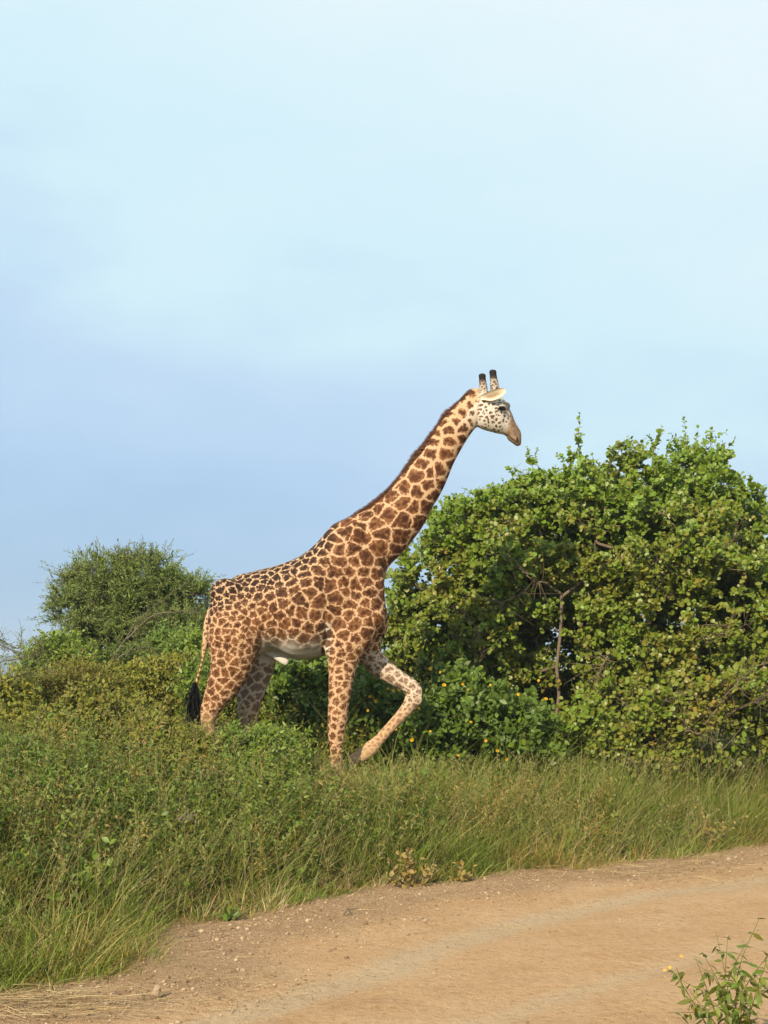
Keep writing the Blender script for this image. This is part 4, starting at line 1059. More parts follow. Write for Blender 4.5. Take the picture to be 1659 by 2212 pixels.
thorn('thorn_bush', 'sparse thorny branches reaching in at the left edge beside the acacia', [
    [gpt(-40, y_), spot(-30, 1480, y_), spot(-10, 1400, y_), spot(30, 1405, y_), spot(75, 1425, y_), spot(110, 1450, y_)],
    [gpt(-40, y_), spot(-35, 1460, y_), spot(0, 1430, y_), spot(60, 1420, y_), spot(85, 1415, y_)],
    [spot(-10, 1400, y_), spot(0, 1382, y_), spot(40, 1400, y_), spot(48, 1360, y_)], [spot(75, 1425, y_), spot(90, 1400, y_), spot(70, 1375, y_)],
    [spot(-20, 1480, y_), spot(40, 1460, y_), spot(70, 1450, y_)]], 51)
thorn('thorn_bush', 'long arching dry thorn branch crossing in front of the acacia', [
    [gpt(170, 17.6), spot(200, 1500, 17.6), spot(240, 1430, 17.6), spot(300, 1340, 17.6), spot(360, 1290, 17.6), spot(400, 1262, 17.6)],
    [spot(275, 1380, 17.6), spot(330, 1330, 17.6), spot(410, 1320, 17.6), spot(440, 1330, 17.6)], [spot(240, 1430, 17.6), spot(300, 1400, 17.6), spot(340, 1405, 17.6)]], 52)

# ---- undergrowth of herbs (nobody could count them)
def herb_field(name, label, mat, tm, N, region, height, size, nleaf, seed, stems=3, tint=(.5, .25), lean=.3, pair=True, dens=None, c=.1):
    r = np.random.default_rng(seed); P = np.zeros((0, 2))
    while len(P) < N:
        q = np.stack([r.uniform(region[0], region[1], N*4), r.uniform(region[2], region[3], N*4)], 1)
        t = edge_dist(q[:, 0], q[:, 1]); ok = (t > region[4]) & (t < region[5]) & (np.abs(q[:, 0]/q[:, 1]) < .40)
        ok &= vnoise(q[:, 0]*1.5, q[:, 1]*1.5, s=seed) > r.uniform(.1, .6, len(q))
        if dens is not None: ok &= r.random(len(q)) < dens(q)
        P = np.concatenate([P, q[ok]])
    P = P[:N]; b = np.repeat(P, stems, 0)+r.normal(0, .04, (N*stems, 2)); M_ = len(b)
    base = np.stack([b[:, 0], b[:, 1], ground_h(b[:, 0], b[:, 1])-.02], 1)
    hh = np.repeat(height(P, r), stems)*r.uniform(.7, 1.1, M_)
    d = unit(np.stack([r.normal(.06, lean, M_), r.normal(0, lean, M_), np.ones(M_)], 1)); bd = np.stack([r.normal(.05, .2, M_), r.normal(0, .2, M_), -r.uniform(0, .15, M_)], 1)
    cl = fbm(b[:, 0]*.9, b[:, 1]*.9, s=seed+5)-.5
    tn = np.clip(tint[0]-.06+cl*2.0+r.normal(0, tint[1]*.7, M_), 0, 1)
    S = Soup(); shoot_tubes(S, base, d, hh, bd, .0032, .0015, 3, np.clip(tn-.2, 0, 1), 3)
    M, O, ix = sprays(r, base, d, hh, bd, nleaf, size*r.uniform(.7, 1.2, M_), .35, .9, c, .15, pair)
    S.inst(*tm, M, O, np.clip(tn[ix]+r.normal(0, .12, len(ix)), 0, 1))
    # side shoots
    k = M_*2; i = r.integers(0, M_, k); s = r.uniform(.35, .9, k)
    B2 = base[i]+d[i]*(hh[i]*s)[:, None]+bd[i]*(hh[i]*s**2)[:, None]
    d2 = unit(r.normal(0, .8, (k, 3))+UP*.7); l2 = hh[i]*r.uniform(.15, .35, k)
    shoot_tubes(S, B2, d2, l2, np.zeros((k, 3)), .002, .001, 1, .4, 3)
    M, O, ix = sprays(r, B2, d2, l2, r.normal(0, .15, (k, 3)), max(4, nleaf//2), size*r.uniform(.6, 1.0, k), .4, .9, c, .1, pair)
    S.inst(*tm, M, O, np.clip(tn[i][ix]+r.normal(0, .12, len(ix)), 0, 1))
    o = S.build(name, mat); tag(o, label, kind='stuff'); return o
LINE_U = np.array([-.30, -.25, -.20, -.16, -.135, -.105, -.08, -.05, -.03, -.01, .01, .06, .15, .28])      # bearing x/y
LINE_V = np.array([.012, .004, -.006, -.016, -.031, -.030, -.036, -.050, -.060, -.058, -.054, -.054, -.052, -.052])  # how high the growth reaches, per metre of distance
def reach(P):
    """how tall the weeds stand on each part of the bank"""
    y = P[:, 1]
    return np.clip(CAM_H+np.interp(P[:, 0]/y, LINE_U, LINE_V)*y-ground_h(P[:, 0], y), .12, 1.5)
def hfun(lo, hi):
    def f(P, r):
        nz_ = np.clip((fbm(P[:, 0]*1.1, P[:, 1]*1.1, s=61)-.28)/.45, 0, 1)
        h = (lo+(hi-lo)*nz_)*sstep(-.2, 1.5, edge_dist(P[:, 0], P[:, 1]))*r.uniform(.6, 1.25, len(P))
        return np.where(P[:, 1] < 15.3, np.minimum(h, reach(P)*r.uniform(.75, 1.08, len(P))), h)
    return f
herb_field('undergrowth', 'leafy weeds covering the bank round the legs of the giraffe', m_herb, LANCE, 820, (-4.6, .5, 9.5, 15.2, .7, 6), hfun(.6, 1.5), .055, 22, 71, tint=(.62, .32))
herb_field('undergrowth', 'dark leafy weeds among the paler ones on the bank', m_dark, OVAL, 260, (-4.6, .6, 9.0, 15.2, .5, 6), hfun(.5, 1.2), .06, 16, 76, tint=(.45, .3))
herb_field('undergrowth', 'dry brownish weeds on the bank', m_olive, SLIVER, 280, (-4.6, 2.5, 9.5, 15.2, .5, 6), hfun(.6, 1.5), .06, 22, 77, tint=(.15, .3), lean=.2)
herb_field('undergrowth', 'drab weeds and scrub behind the giraffe', m_yell, OVAL, 760, (-6.5, 1.2, 15.4, 21, 3.2, 12), hfun(.7, 1.6), .056, 18, 72, tint=(.62, .4))
herb_field('undergrowth', 'dark green weeds below the big bush', m_dark, LANCE, 560, (.1, 8.5, 14.4, 21, 1.8, 6), hfun(.35, .8), .08, 12, 73, tint=(.4, .35))
herb_field('undergrowth', 'fine bushy weeds at the foot of the bank', m_herb, OVAL, 330, (-3.4, 5.2, 8.0, 17, .12, 1.8), hfun(.3, .85), .045, 15, 74, tint=(.55, .35))
herb_field('undergrowth', 'distant scrub on the plain', m_yell, OVAL, 420, (-14, 12, 21, 42, 6, 60), lambda P, r: r.uniform(.5, 1.3, len(P)), .12, 10, 75, tint=(.4, .3))

# ---- grass
def grass_field(name, label, mat, ntuft, per, region, height, width, seed, tint, spread=.05, lean=.35, wind=.22, dens=None, droop=.5):
    r = np.random.default_rng(seed); P = np.zeros((0, 2))
    while len(P) < ntuft:
        q = np.stack([r.uniform(region[0], region[1], ntuft*4), r.uniform(region[2], region[3], ntuft*4)], 1)
        t = edge_dist(q[:, 0], q[:, 1]); t = t+.5*(fbm(q[:, 0]*2.4, q[:, 1]*2.4, s=seed+9)-.5); ok = (t > region[4]) & (t < region[5]) & (np.abs(q[:, 0]/q[:, 1]) < .40)
        if dens is not None: ok &= r.random(len(q)) < dens(q)
        P = np.concatenate([P, q[ok]])
    P = P[:ntuft]; b = np.repeat(P, per, 0)+r.normal(0, spread, (ntuft*per, 2)); n = len(b)
    base = np.stack([b[:, 0], b[:, 1], ground_h(b[:, 0], b[:, 1])-.01], 1)
    hh = np.repeat(height(P, r), per)*r.uniform(.5, 1.15, n)
    off = unit(np.concatenate([b-np.repeat(P, per, 0), np.zeros((n, 1))], 1))
    d = unit(off*r.uniform(0, lean, (n, 1))+np.array([wind, 0, 0])*r.uniform(0, 1.4, (n, 1))+np.repeat(r.normal(0, .26, (ntuft, 3)), per, 0)+r.normal(0, .15, (n, 3))+UP)
    bd = off*r.uniform(0, .45, (n, 1))+np.array([wind*.8, 0, 0])*r.uniform(0, 1, (n, 1))+r.normal(0, .16, (n, 3))*[1, 1, 0]; bd[:, 2] -= r.uniform(0, droop, n)
    a = r.uniform(0, 6.28, n); wd = np.stack([np.cos(a), np.sin(a)*.6, 0*a], 1)
    cl = fbm(b[:, 0]*1.6, b[:, 1]*1.6, s=seed+3)-.5
    tn = np.clip(tint[0]+cl*1.9+r.normal(0, tint[1], n)+np.repeat(r.normal(0, tint[1]*.9, ntuft), per), 0, 1)
    S = Soup(); ribbons(S, base, d, hh, width*r.uniform(.6, 1.2, n), bd, unit(wd), 4, tn)
    o = S.build(name, mat); tag(o, label, kind='stuff'); return o
gh = lambda lo, hi: (lambda P, r: np.minimum(reach(P)*1.25+.6*(P[:, 1] > 15.5), 1)*(lo+(hi-lo)*sstep(.0, .9, edge_dist(P[:, 0], P[:, 1])))*(.35+1.25*fbm(P[:, 0]*1.3, P[:, 1]*1.3, s=81))*r.uniform(.6, 1.3, len(P)))
dl = lambda q: np.where(q[:, 0] < .1, sstep(2.0, .3, edge_dist(q[:, 0], q[:, 1]))*.75+.10, 1.0)*(.08+.92*sstep(.38, .52, fbm(q[:, 0]*2.1, q[:, 1]*2.1, s=33)))
grass_field('tall_grass', 'tall green roadside grass leaning over the bank', m_grass, 3000, 12, (-3.8, 7.6, 7.4, 20, .03, 2.4), gh(.30, .92), .0085, 91, (.66, .26), .07, lean=.8, wind=.10, dens=dl)
grass_field('tall_grass', 'sparse tall grass among the weeds behind', m_grass, 900, 14, (-5, 6, 11, 20, 2.3, 6), gh(.5, .95), .009, 92, (.5, .2), .06)
grass_field('short_grass', 'short grass and trampled fringe along the edge of the road', m_grass, 1000, 20, (-2.8, 7.6, 7.2, 19.5, -.30, .28), gh(.12, .30), .008, 93, (.42, .25), .05, lean=.9)
grass_field('dry_grass', 'dry straw-coloured grass blades along the verge', m_straw, 420, 12, (-3.2, 5.6, 7.4, 18, -.02, 1.4), gh(.28, .7), .006, 94, (.5, .3), .05, lean=.6)
grass_field('dry_grass', 'trampled pale dry grass fringing the road on the right', m_straw, 420, 16, (1.0, 5.6, 12, 18, -.55, .15), lambda P, r: r.uniform(.06, .2, len(P)), .006, 96, (.45, .3), .06, lean=1.8, dens=lambda q: fbm(q[:, 0]*2, q[:, 1]*2, s=14)**2*1.5)
grass_field('tall_grass', 'broad-bladed grass clumps flopping over the verge', m_grass, 520, 9, (-3.8, 7.6, 7.4, 20, .05, 2.2), gh(.4, .85), .015, 97, (.72, .2), .05, lean=1.3, wind=.1, droop=.9)
grass_field('tall_grass', 'flattened pale grass lying at the foot of the bank', m_grass, 360, 14, (-3.4, 5.6, 7.4, 18, -.1, .7), gh(.25, .5), .008, 98, (.2, .2), .07, lean=2.2, wind=.3, droop=.6)
# seed stalks
r = np.random.default_rng(95); n = 1500
q = np.stack([r.uniform(-3.6, 5.6, 9000), r.uniform(7.6, 18, 9000)], 1); t_ = edge_dist(q[:, 0], q[:, 1])
q = q[(t_ > .15) & (t_ < 2.6) & (np.abs(q[:, 0]/q[:, 1]) < .3)][:n]; n = len(q)
base = np.stack([q[:, 0], q[:, 1], ground_h(q[:, 0], q[:, 1])], 1); hh = np.minimum(r.uniform(.6, 1.15, n)*(.6+.4*sstep(0, 1, edge_dist(q[:, 0], q[:, 1]))), reach(q)*1.15)
d = unit(np.stack([r.normal(.12, .28, n), r.normal(0, .2, n), np.ones(n)], 1)); bd = np.stack([r.normal(.1, .2, n), r.normal(0, .1, n), -r.uniform(0, .1, n)], 1)
S = Soup(); shoot_tubes(S, base, d, hh, bd, .0024, .0010, 4, r.random(n), 3)
M, O, ix = sprays(r, base, d, hh, bd, 12, np.full(n, .03), 1.0, .45, .2, .80); S.inst(*SLIVER, M, O, r.random(len(O)))
tag(S.build('seed_stalks', m_grass_stalk), 'pale seeding grass stalks standing above the grass', kind='stuff')

# ------------------------------------------------------------------ small things
# yellow flowers on the flowering shrub
def flower_mesh(n=8, r0=.02):
    V = [(0, 0, .004)]; F = []
    for i in range(n):
        a = i*2*math.pi/n
        for (q, da, z) in ((.25, -.2, .002), (.75, -.30, .006), (1.0, 0, .0), (.75, .30, .006), (.25, .2, .002)):
            V.append((r0*q*math.cos(a+da), r0*q*math.sin(a+da), z))
        k = 1+i*5; F += [(k, k+1, k+4), (k+1, k+3, k+4), (k+1, k+2, k+3), (0, k, k+4)]
    return make_mesh('flower', np.array(V), np.array(F), False, {'tint': np.linspace(0, 1, len(V))}, m_petal)
fme = flower_mesh()
r = np.random.default_rng(101)
def put_flowers(root, pts, seed):
    rr = random.Random(seed)
    for p in pts:
        ob = bpy.data.objects.new('flower', fme); COL.objects.link(ob); ob.parent = root
        ob.location = Vector([float(v) for v in p])-root.location
        ob.rotation_euler = (math.radians(rr.uniform(30, 95)), rr.uniform(-.5, .5), rr.uniform(-.7, .7)); s = rr.uniform(.8, 1.35); ob.scale = (s, s, s)
fp = [(845, 1475), (858, 1478), (870, 1482), (880, 1476), (862, 1490), (850, 1492), (838, 1488), (875, 1495), (930, 1445), (952, 1452), (1000, 1478), (800, 1505), (812, 1515), (795, 1535), (770, 1545), (905, 1530), (960, 1480), (1012, 1490),
      (840, 1560), (855, 1575), (890, 1598), (930, 1580), (1018, 1560), (1180, 1510), (1050, 1600), (1075, 1622), (1095, 1640), (990, 1632), (1000, 1650), (880, 1640), (825, 1600), (1060, 1480), (1120, 1500), (1164, 1470)]
pts = []
for a_, b_ in fp:
    px = OF[:, 0]/OF[:, 1]*3000+830; py = 1480-(OF[:, 2]-CAM_H)*3000/OF[:, 1]
    near = np.where(np.hypot(px-a_, py-b_) < 14)[0]
    Yf = OF[near, 1].min()-.03 if len(near) else 15.8
    pts.append(spot(a_, b_, Yf))
put_flowers(fl_root, pts, 3)

# flowering weeds with lilac heads in the grass
for k, (px, py, Y, lab) in enumerate(((405, 1768, 11.6, 'weed with one pink-lilac flower head in the tall grass'), (360, 1750, 11.8, 'weed with a dull lilac flower head, beside the pink one'), (460, 1672, 13.0, 'weed with pale lilac head below the tail tuft'), (225, 1692, 12.6, 'weed with faded lilac plume among the dark weeds'))):
    rr = np.random.default_rng(200+k); top = spot(px, py, Y); org = gpt(px-10, Y); root = empty('lilac_weed', org)
    tag(root, lab, 'weed', 'lilac weeds in the grass')
    S = Soup(); P = resample(np.array([org, (org+top)/2+rr.normal(0, .03, 3), top]), 10); tubes(S, P[:-1], P[1:], np.full(9, .004), np.full(9, .003), .4, 4)
    M, O, ix = sprays(rr, org[None], (top-org)[None], np.array([np.linalg.norm(top-org)]), np.zeros((1, 3)), 22, np.array([.07]), .4, .9, .1); S.inst(*LANCE, M, O, np.full(len(O), .45))
    S.build('stem', m_herb, root, org)
    S = Soup(); n = 130; pp = top+rr.normal(0, 1, (n, 3))*[.045, .03, .022]; S.inst(*OVAL, frames(rr.normal(0, 1, (n, 3))+UP, rr.normal(0, 1, (n, 3)), np.full(n, .016)), pp, rr.random(n))
    S.build('flower_head', m_lilac, root, org)['kind'] = 'stuff'

# separate small plants at the road edge
def verge_plant(name, label, px, Y, h, n_st, size, mat, tm, seed, tint, nleaf=14):
    r = np.random.default_rng(seed); org = gpt(px, Y, -.01); root = empty(name, org); tag(root, label, 'plant')
    base = org+np.stack([r.normal(0, .05, n_st), r.normal(0, .04, n_st), np.zeros(n_st)], 1)
    d = unit(np.stack([r.normal(0, .35, n_st), r.normal(-.1, .3, n_st), np.ones(n_st)], 1)); ln = h*r.uniform(.6, 1.1, n_st); bd = np.stack([r.normal(0, .2, n_st), r.normal(0, .2, n_st), -r.uniform(0, .1, n_st)], 1)
    S = Soup(); shoot_tubes(S, base, d, ln, bd, .004, .002, 4, .3, 4); S.build('stem', m_bark2, root, org)
    M, O, ix = sprays(r, base, d, ln, bd, nleaf, np.full(n_st, size), .4, .85, .15, .15, True)
    tn = np.clip(tint+r.normal(0, .2, len(O)), 0, 1)
    keep = leaf_parts(root, org, M, O, tn, tm, mat, min(90, len(O)//2))
    S = Soup(); S.inst(*tm, M[keep], O[keep], tn[keep]); fo = S.build('foliage', mat, root, org); fo['kind'] = 'stuff'
verge_plant('verge_plant', 'brownish dry weed standing at the very edge of the road, below the hooves', 893, 11.85, .46, 11, .06, m_olive, OVAL, 301, .1)
verge_plant('verge_plant', 'fresh green broad-leaved weed at the lower left of the bank', 190, 9.9, .55, 15, .095, m_dark, OVAL, 302, .9, 16)
verge_plant('verge_plant', 'olive weed with small leaves in the grass near the right edge', 1545, 14.6, .6, 10, .055, m_olive, OVAL, 303, .25)
verge_plant('verge_plant', 'low green weed at the foot of the tall grass, left of centre', 500, 10.2, .2, 6, .09, m_herb, LANCE, 304, .6, 8)
verge_plant('verge_plant', 'low reddish weed beside the dry brownish weed on the verge', 1000, 12.2, .25, 7, .06, m_olive, OVAL, 305, .0, 9)

# dry twiggy weeds standing in front of the hind legs
def dry_weed(label, px, Y, h, n_st, seed, tint):
    r = np.random.default_rng(seed); org = gpt(px, Y, -.01); root = empty('dry_weed', org); tag(root, label, 'weed')
    base = org+np.stack([r.normal(0, .10, n_st), r.normal(0, .08, n_st), np.zeros(n_st)], 1)
    d = unit(np.stack([r.normal(.03, .22, n_st), r.normal(0, .2, n_st), np.ones(n_st)], 1)); ln = h*r.uniform(.6, 1.1, n_st); bd = np.stack([r.normal(.05, .15, n_st), r.normal(0, .15, n_st), -r.uniform(0, .08, n_st)], 1)
    S = Soup(); shoot_tubes(S, base, d, ln, bd, .0042, .0016, 5, .3, 4)
    k = n_st*5; i = r.integers(0, n_st, k); s_ = r.uniform(.35, .95, k); B2 = base[i]+d[i]*(ln[i]*s_)[:, None]+bd[i]*(ln[i]*s_**2)[:, None]
    d2 = unit(d[i]+r.normal(0, .45, (k, 3))); l2 = r.uniform(.08, .28, k); shoot_tubes(S, B2, d2, l2, r.normal(0, .1, (k, 3)), .002, .001, 2, .3, 3)
    S.build('stem', m_bark2, root, org)
    M, O, ix = sprays(r, B2, d2, l2, r.normal(0, .1, (k, 3)), 5, np.full(k, .04), .6, .7, .2)
    S = Soup(); S.inst(*LANCE, M, O, np.clip(tint+r.normal(0, .2, len(O)), 0, 1)); S.build('foliage', m_olive, root, org)['kind'] = 'stuff'
dry_weed('dry twiggy brown weed in front of the dark tail tuft', 432, 13.9, 1.02, 26, 311, .2)
dry_weed('tall twiggy weed among the shrubs left of the tail', 290, 13.4, 1.15, 18, 312, .35)
dry_weed('twiggy weed standing before the near hind leg', 505, 14.1, .92, 16, 313, .5)
dry_weed('thin twiggy weed rising beside the standing foreleg', 660, 13.9, .7, 12, 314, .4)
dry_weed('sprawling twiggy weed near the left picture edge', 110, 12.8, 1.1, 18, 315, .3)

# the leafy weed in the near right corner, leaf by leaf
def corner_plant():
    r = np.random.default_rng(401); Y = 6.5; org = spot(1585, 2285, Y); org[2] = 0.0; root = empty('corner_weed', org)
    tag(root, 'leafy green weed on the near roadside, lower right corner', 'plant')
    tips = [(1572, 2028, 6.45), (1640, 1985, 6.6), (1505, 2074, 6.5), (1455, 2098, 6.55), (1610, 2040, 6.35), (1540, 2110, 6.3), (1655, 2080, 6.45), (1590, 2105, 6.2), (1480, 2150, 6.35), (1640, 2150, 6.25), (1548, 2175, 6.15), (1520, 2060, 6.7), (1680, 2040, 6.7)]
    st = Soup(); Ms, Os = [], []
    for (a_, b_, Yt) in tips:
        tp = spot(a_, b_, Yt); b0 = org+r.normal(0, .025, 3)*[1, 1, 0]; mid = b0+(tp-b0)*np.array([.35, .4, .62])+r.normal(0, .02, 3)
        P = resample(np.array([b0, mid, tp]), 16); rad = np.linspace(.0036, .0012, 16); tubes(st, P[:-1], P[1:], rad[:-1], rad[1:], .45, 5)
        T = unit(np.gradient(P, axis=0)); node = np.linspace(3, 15, 8).astype(int)
        for q, k in enumerate(node):
            u = unit(np.cross(T[k], [0, 1., .2])); v = np.cross(T[k], u)
            for sgn in (0, np.pi):
                ph = q*1.57+sgn+r.normal(0, .3); sd = np.cos(ph)*u+np.sin(ph)*v
                d = unit(T[k]*.25+sd*.8+UP*r.uniform(-.75, .05)+r.normal(0, .15, 3)); L_ = r.uniform(.045, .085)*(1.05-.4*(k/15.)**3)
                Ms.append(frames(d[None], unit(UP+r.normal(0, .6, 3))[None], np.array([L_]))[0]); Os.append(P[k])
        if r.random() < .75:
            for _ in range(2):
                k = r.integers(6, 13); d = unit(T[k]*.5+r.normal(0, .7, 3)+UP*.3); ln = r.uniform(.08, .2)
                shoot_tubes(st, P[k][None], d[None], np.array([ln]), np.zeros((1, 3)), .0018, .001, 2, .45, 4)
                m, o_, _ = sprays(r, P[k][None], d[None], np.array([ln]), np.array([[0, 0, -.3]]), 6, np.array([.055]), .4, .8, -.4, .25, True); Ms += list(m); Os += list(o_)
    M, O = np.array(Ms), np.array(Os)
    tn = np.clip(.62+r.normal(0, .25, len(O)), 0, 1)
    keep = leaf_parts(root, org, M, O, tn, LANCE, m_herb, 290, pick=np.ones(len(O)))
    if keep.any():
        S = Soup(); S.inst(*LANCE, M[keep], O[keep], tn[keep]); S.build('foliage', m_herb, root, org)['kind'] = 'stuff'
    st.build('stem', m_herb, root, org)
    rr = random.Random(4)
    for (a_, b_) in ((1437, 2096), (1448, 2090), (1472, 2066)):
        ob = bpy.data.objects.new('flower', fme); COL.objects.link(ob); ob.parent = root; p = spot(a_, b_, 6.55)
        ob.location = Vector([float(v) for v in p])-root.location; ob.rotation_euler = (math.radians(rr.uniform(20, 80)), .2, rr.uniform(-1, 1)); ob.scale = (.5, .5, .5)
corner_plant()

# ---- stones
def rock_mesh(seed, sub=2):
    import bmesh
    b = bmesh.new(); bmesh.ops.create_icosphere(b, subdivisions=sub, radius=1)
    rr = random.Random(seed); off = Vector((rr.uniform(0, 50), rr.uniform(0, 50), 0))
    for v in b.verts:
        k = 1+.55*mnoise.noise(v.co*1.1+off)+.18*mnoise.noise(v.co*3+off); v.co *= k
        v.co.z *= .7
    me = bpy.data.meshes.new('stone'); b.to_mesh(me); b.free(); return me
m_stone, t, o = nodes_of('pale_stone')
n = tnoise(t, 18, 5, .65); oi = t.nodes.new('ShaderNodeObjectInfo')
c = mixc(t, n, (0.27, 0.175, 0.095), (0.46, 0.34, 0.22)); c = mixc(t, math_(t, 'MULTIPLY', oi.outputs['Random'], .5), c, (0.30, 0.24, 0.18))
principled(t, o, c, .92, .15, bump(t, n, .6, .01))
RM = [rock_mesh(i, 2) for i in range(6)]
for me in RM: me.materials.append(m_stone)
def road_pt(px, py):
    d = CAM_H*3000/(py-1480); x = (px-830)*d/3000
    return np.array([x, d, float(road_z(np.array([x]), np.array([d]))[0])])
def stone(name, px, py, s, lab, group=None, seed=0, sc=(1, 1, 1)):
    rr = random.Random(seed); p = road_pt(px, py)
    ob = bpy.data.objects.new(name, RM[seed % 6]); COL.objects.link(ob); ob.location = (p[0], p[1], p[2]+s*.25)
    ob.scale = (s*sc[0], s*sc[1], s*sc[2]); ob.rotation_euler = (rr.uniform(-.3, .3), rr.uniform(-.3, .3), rr.uniform(0, 6.28)); tag(ob, lab, 'stone', group)
    return ob
st_ = stone('rock', 340, 2158, .030, 'angular tan rock standing at the lower left edge of the road', None, 2, (1.0, .8, 2.0)); st_.rotation_euler = (.1, -.35, .4); st_.location.z += .025
rr = random.Random(8)
NAMED = {(1366, 1916): ('largest pale stone on the far half of the road', None), (1284, 1918): ('pale stone on the far road half, left of a close pair', 'pair of stones on the far half of the road'),
         (1302, 1917): ('pale stone on the far road half, right of a close pair', 'pair of stones on the far half of the road'), (1569, 2028): ('lone stone on the road just above the corner weed', None),
         (944, 1968): ('stone on the verge above the small stone cluster', None), (898, 1993): ('largest stone of a small cluster on the verge below the hooves', 'small stone cluster on the verge'),
         (910, 1988): ('middle stone of a small cluster on the verge', 'small stone cluster on the verge'), (920, 1992): ('rightmost stone of a small cluster on the verge', 'small stone cluster on the verge'),
         (886, 2002): ('smallest, leftmost stone of a small cluster on the verge', 'small stone cluster on the verge'), (772, 2020): ('lone stone just right of the fallen twig, nearer the camera', None)}
for i, (px, py, s) in enumerate(((881, 2023, .02), (1104, 2096, .016), (1284, 1918, .03), (1302, 1917, .026), (1366, 1916, .034), (1569, 2028, .024), (944, 1968, .028), (898, 1993, .03), (910, 1988, .026), (920, 1992, .022), (886, 2002, .02), (1574, 1861, .04), (1590, 1856, .03), (1540, 1868, .032),
                                (1390, 1908, .02), (772, 2020, .024), (525, 2100, .022), (807, 2104, .02), (1010, 1966, .02), (1080, 1960, .018), (940, 2110, .012), (1340, 1990, .016), (1180, 2052, .014), (660, 2070, .016), (1250, 1945, .016), (1475, 1985, .016), (1640, 2010, .018), (720, 2120, .012), (1390, 2100, .014), (560, 2040, .02), (480, 2060, .022), (620, 2020, .022), (1330, 1890, .028), (1420, 1878, .026), (1210, 1900, .022), (1655, 1850, .034))):
    if (px, py) in NAMED: lb, gp = NAMED[(px, py)]
    elif py < 1900: lb, gp = 'pale stone on the far edge of the road by the dry fringe, right side', 'stones by the dry grass fringe'
    elif px < 830: lb, gp = 'small loose stone on the gravel verge, left half of the road', 'loose stones on the gravel verge'
    else: lb, gp = 'small loose pale stone lying out on the dirt road, right half', 'loose stones out on the road'
    stone('stone', px, py, s*.85, lb, gp, 10+i, (1, rr.uniform(.7, 1.1), rr.uniform(.6, .9)))
# a broken twig on the gravel
org = road_pt(752, 1982); root = empty('fallen_twig', org); tag(root, 'short dark broken twig lying on the gravel by the verge', 'twig')
S = Soup(); A = org+np.array([[-.03, 0, .01], [.0, 0, .05], [-.01, .0, .045]]); B = org+np.array([[.005, .0, .06], [.03, .01, .0], [.09, .02, .05]])
tubes(S, A, B, np.full(3, .008), np.full(3, .004), .3, 6); S.build('wood', m_bark2, root, org)

# gravel: far too many to count
r = np.random.default_rng(501)
ico = [(0, 0, 1), (.89, 0, .45), (.28, .85, .45), (-.72, .53, .45), (-.72, -.53, .45), (.28, -.85, .45), (.72, .53, -.45), (-.28, .85, -.45), (-.89, 0, -.45), (-.28, -.85, -.45), (.72, -.53, -.45), (0, 0, -1)]
icf = [(0, 1, 2), (0, 2, 3), (0, 3, 4), (0, 4, 5), (0, 5, 1), (1, 6, 2), (2, 7, 3), (3, 8, 4), (4, 9, 5), (5, 10, 1), (2, 6, 7), (3, 7, 8), (4, 8, 9), (5, 9, 10), (1, 10, 6), (11, 7, 6), (11, 8, 7), (11, 9, 8), (11, 10, 9), (11, 6, 10)]
ICO = (np.array(ico, float), np.array(icf))
q = np.stack([r.uniform(-4, 6, 160000), r.uniform(6.6, 18, 160000)], 1); t_ = edge_dist(q[:, 0], q[:, 1])
nearedge = sstep(-5.3, -4.6, -t_*-1)
pr = np.exp(-((t_+.45)/.55)**2)*.6*(.25+1.5*fbm(q[:, 0]*1.2, q[:, 1]*1.2, s=51))*np.where(q[:, 0] < 1.2, 1, .55)+.03*(t_ < 0)*fbm(q[:, 0]*2.5, q[:, 1]*2.5, s=15)*1.6+.4*(np.hypot(q[:, 0]-1.7, (q[:, 1]-6.9)*.9) < .65)*fbm(q[:, 0]*3, q[:, 1]*3, s=6)
ok = (r.random(len(q)) < pr) & (np.abs(q[:, 0]/q[:, 1]) < .3); q = q[ok]; n = len(q)
z = np.maximum(road_z(q[:, 0], q[:, 1]), ground_h(q[:, 0], q[:, 1]))
sz = r.lognormal(-5.3, .5, n); sz = np.clip(sz*np.where(edge_dist(q[:, 0], q[:, 1]) < -1.2, .7, 1), .0022, .02)
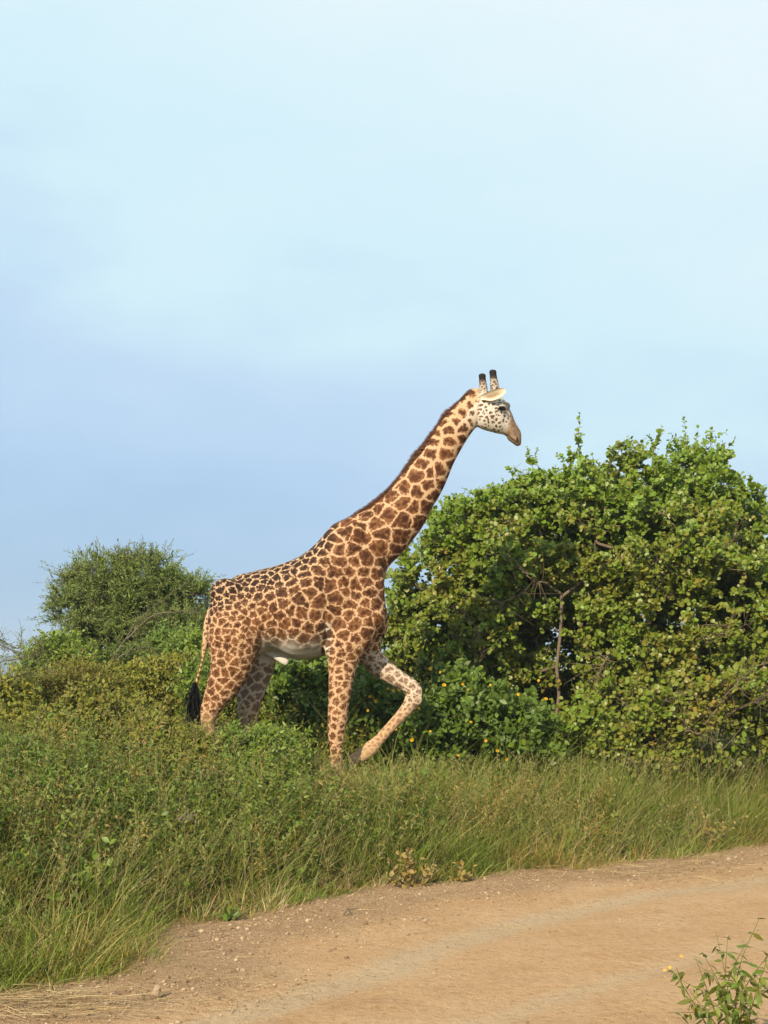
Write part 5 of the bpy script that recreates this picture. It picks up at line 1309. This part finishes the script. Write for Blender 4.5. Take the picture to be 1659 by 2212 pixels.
ax = unit(r.normal(0, 1, (n, 3))); M = frames(ax, unit(r.normal(0, 1, (n, 3))), sz)*np.stack([r.uniform(.6, 1.2, n)]*9, 1).reshape(n, 3, 3)
M = M*np.array([1, 1, .8])[None, :, None]
m_grav, t, o = nodes_of('gravel_stone')
c = ramp(t, attr(t, 'tint'), [(0, (0.17, 0.11, 0.065)), (.6, (0.27, 0.185, 0.108)), (1, (0.42, 0.31, 0.195))]); principled(t, o, c, .95, .1)
S = Soup(); S.inst(*ICO, M, np.stack([q[:, 0], q[:, 1], z+sz*.25], 1), r.random(n))
tag(S.build('gravel', m_grav, smooth=False), 'fine loose gravel along the verge and road', kind='stuff')
# straw litter
def litter(name, lab, n, cx, cy, rx, ry, seed, ln=(.08, .3), zmax=.02):
    r = np.random.default_rng(seed); q = np.stack([r.normal(cx, rx, n), r.normal(cy, ry, n)], 1)
    z = np.maximum(road_z(q[:, 0], q[:, 1]), ground_h(q[:, 0], q[:, 1]))
    a = r.normal(.35, .55, n)+np.where(r.random(n) < .25, 1.2, 0); d = np.stack([np.cos(a), np.sin(a), r.normal(0, .06, n)], 1); L_ = r.uniform(*ln, n)
    b = np.stack([q[:, 0], q[:, 1], z+r.uniform(.004, zmax, n)], 1); bd = np.stack([r.normal(0, .15, n), r.normal(0, .15, n), -np.abs(r.normal(0, .03, n))], 1)
    S = Soup(); ribbons(S, b, d, L_, r.uniform(.003, .006, n), bd, unit(np.stack([-np.sin(a), np.cos(a), r.normal(0, .4, n)], 1)), 3, r.random(n))
    tag(S.build(name, m_straw), lab, kind='stuff')
litter('straw', 'heap of dry straw litter at the lower left corner', 520, -1.95, 7.42, .34, .16, 601, zmax=.06)
litter('straw', 'thin straw scattered over the road edge', 230, -1.2, 7.95, .6, .35, 602, zmax=.012)
litter('straw', 'dry stalks strewn along the gravel verge', 150, -.2, 10.6, 1.0, .7, 603, zmax=.012)
litter('straw', 'dry trampled grass along the verge on the right', 900, 2.4, 12.95, .9, .45, 604, zmax=.05)
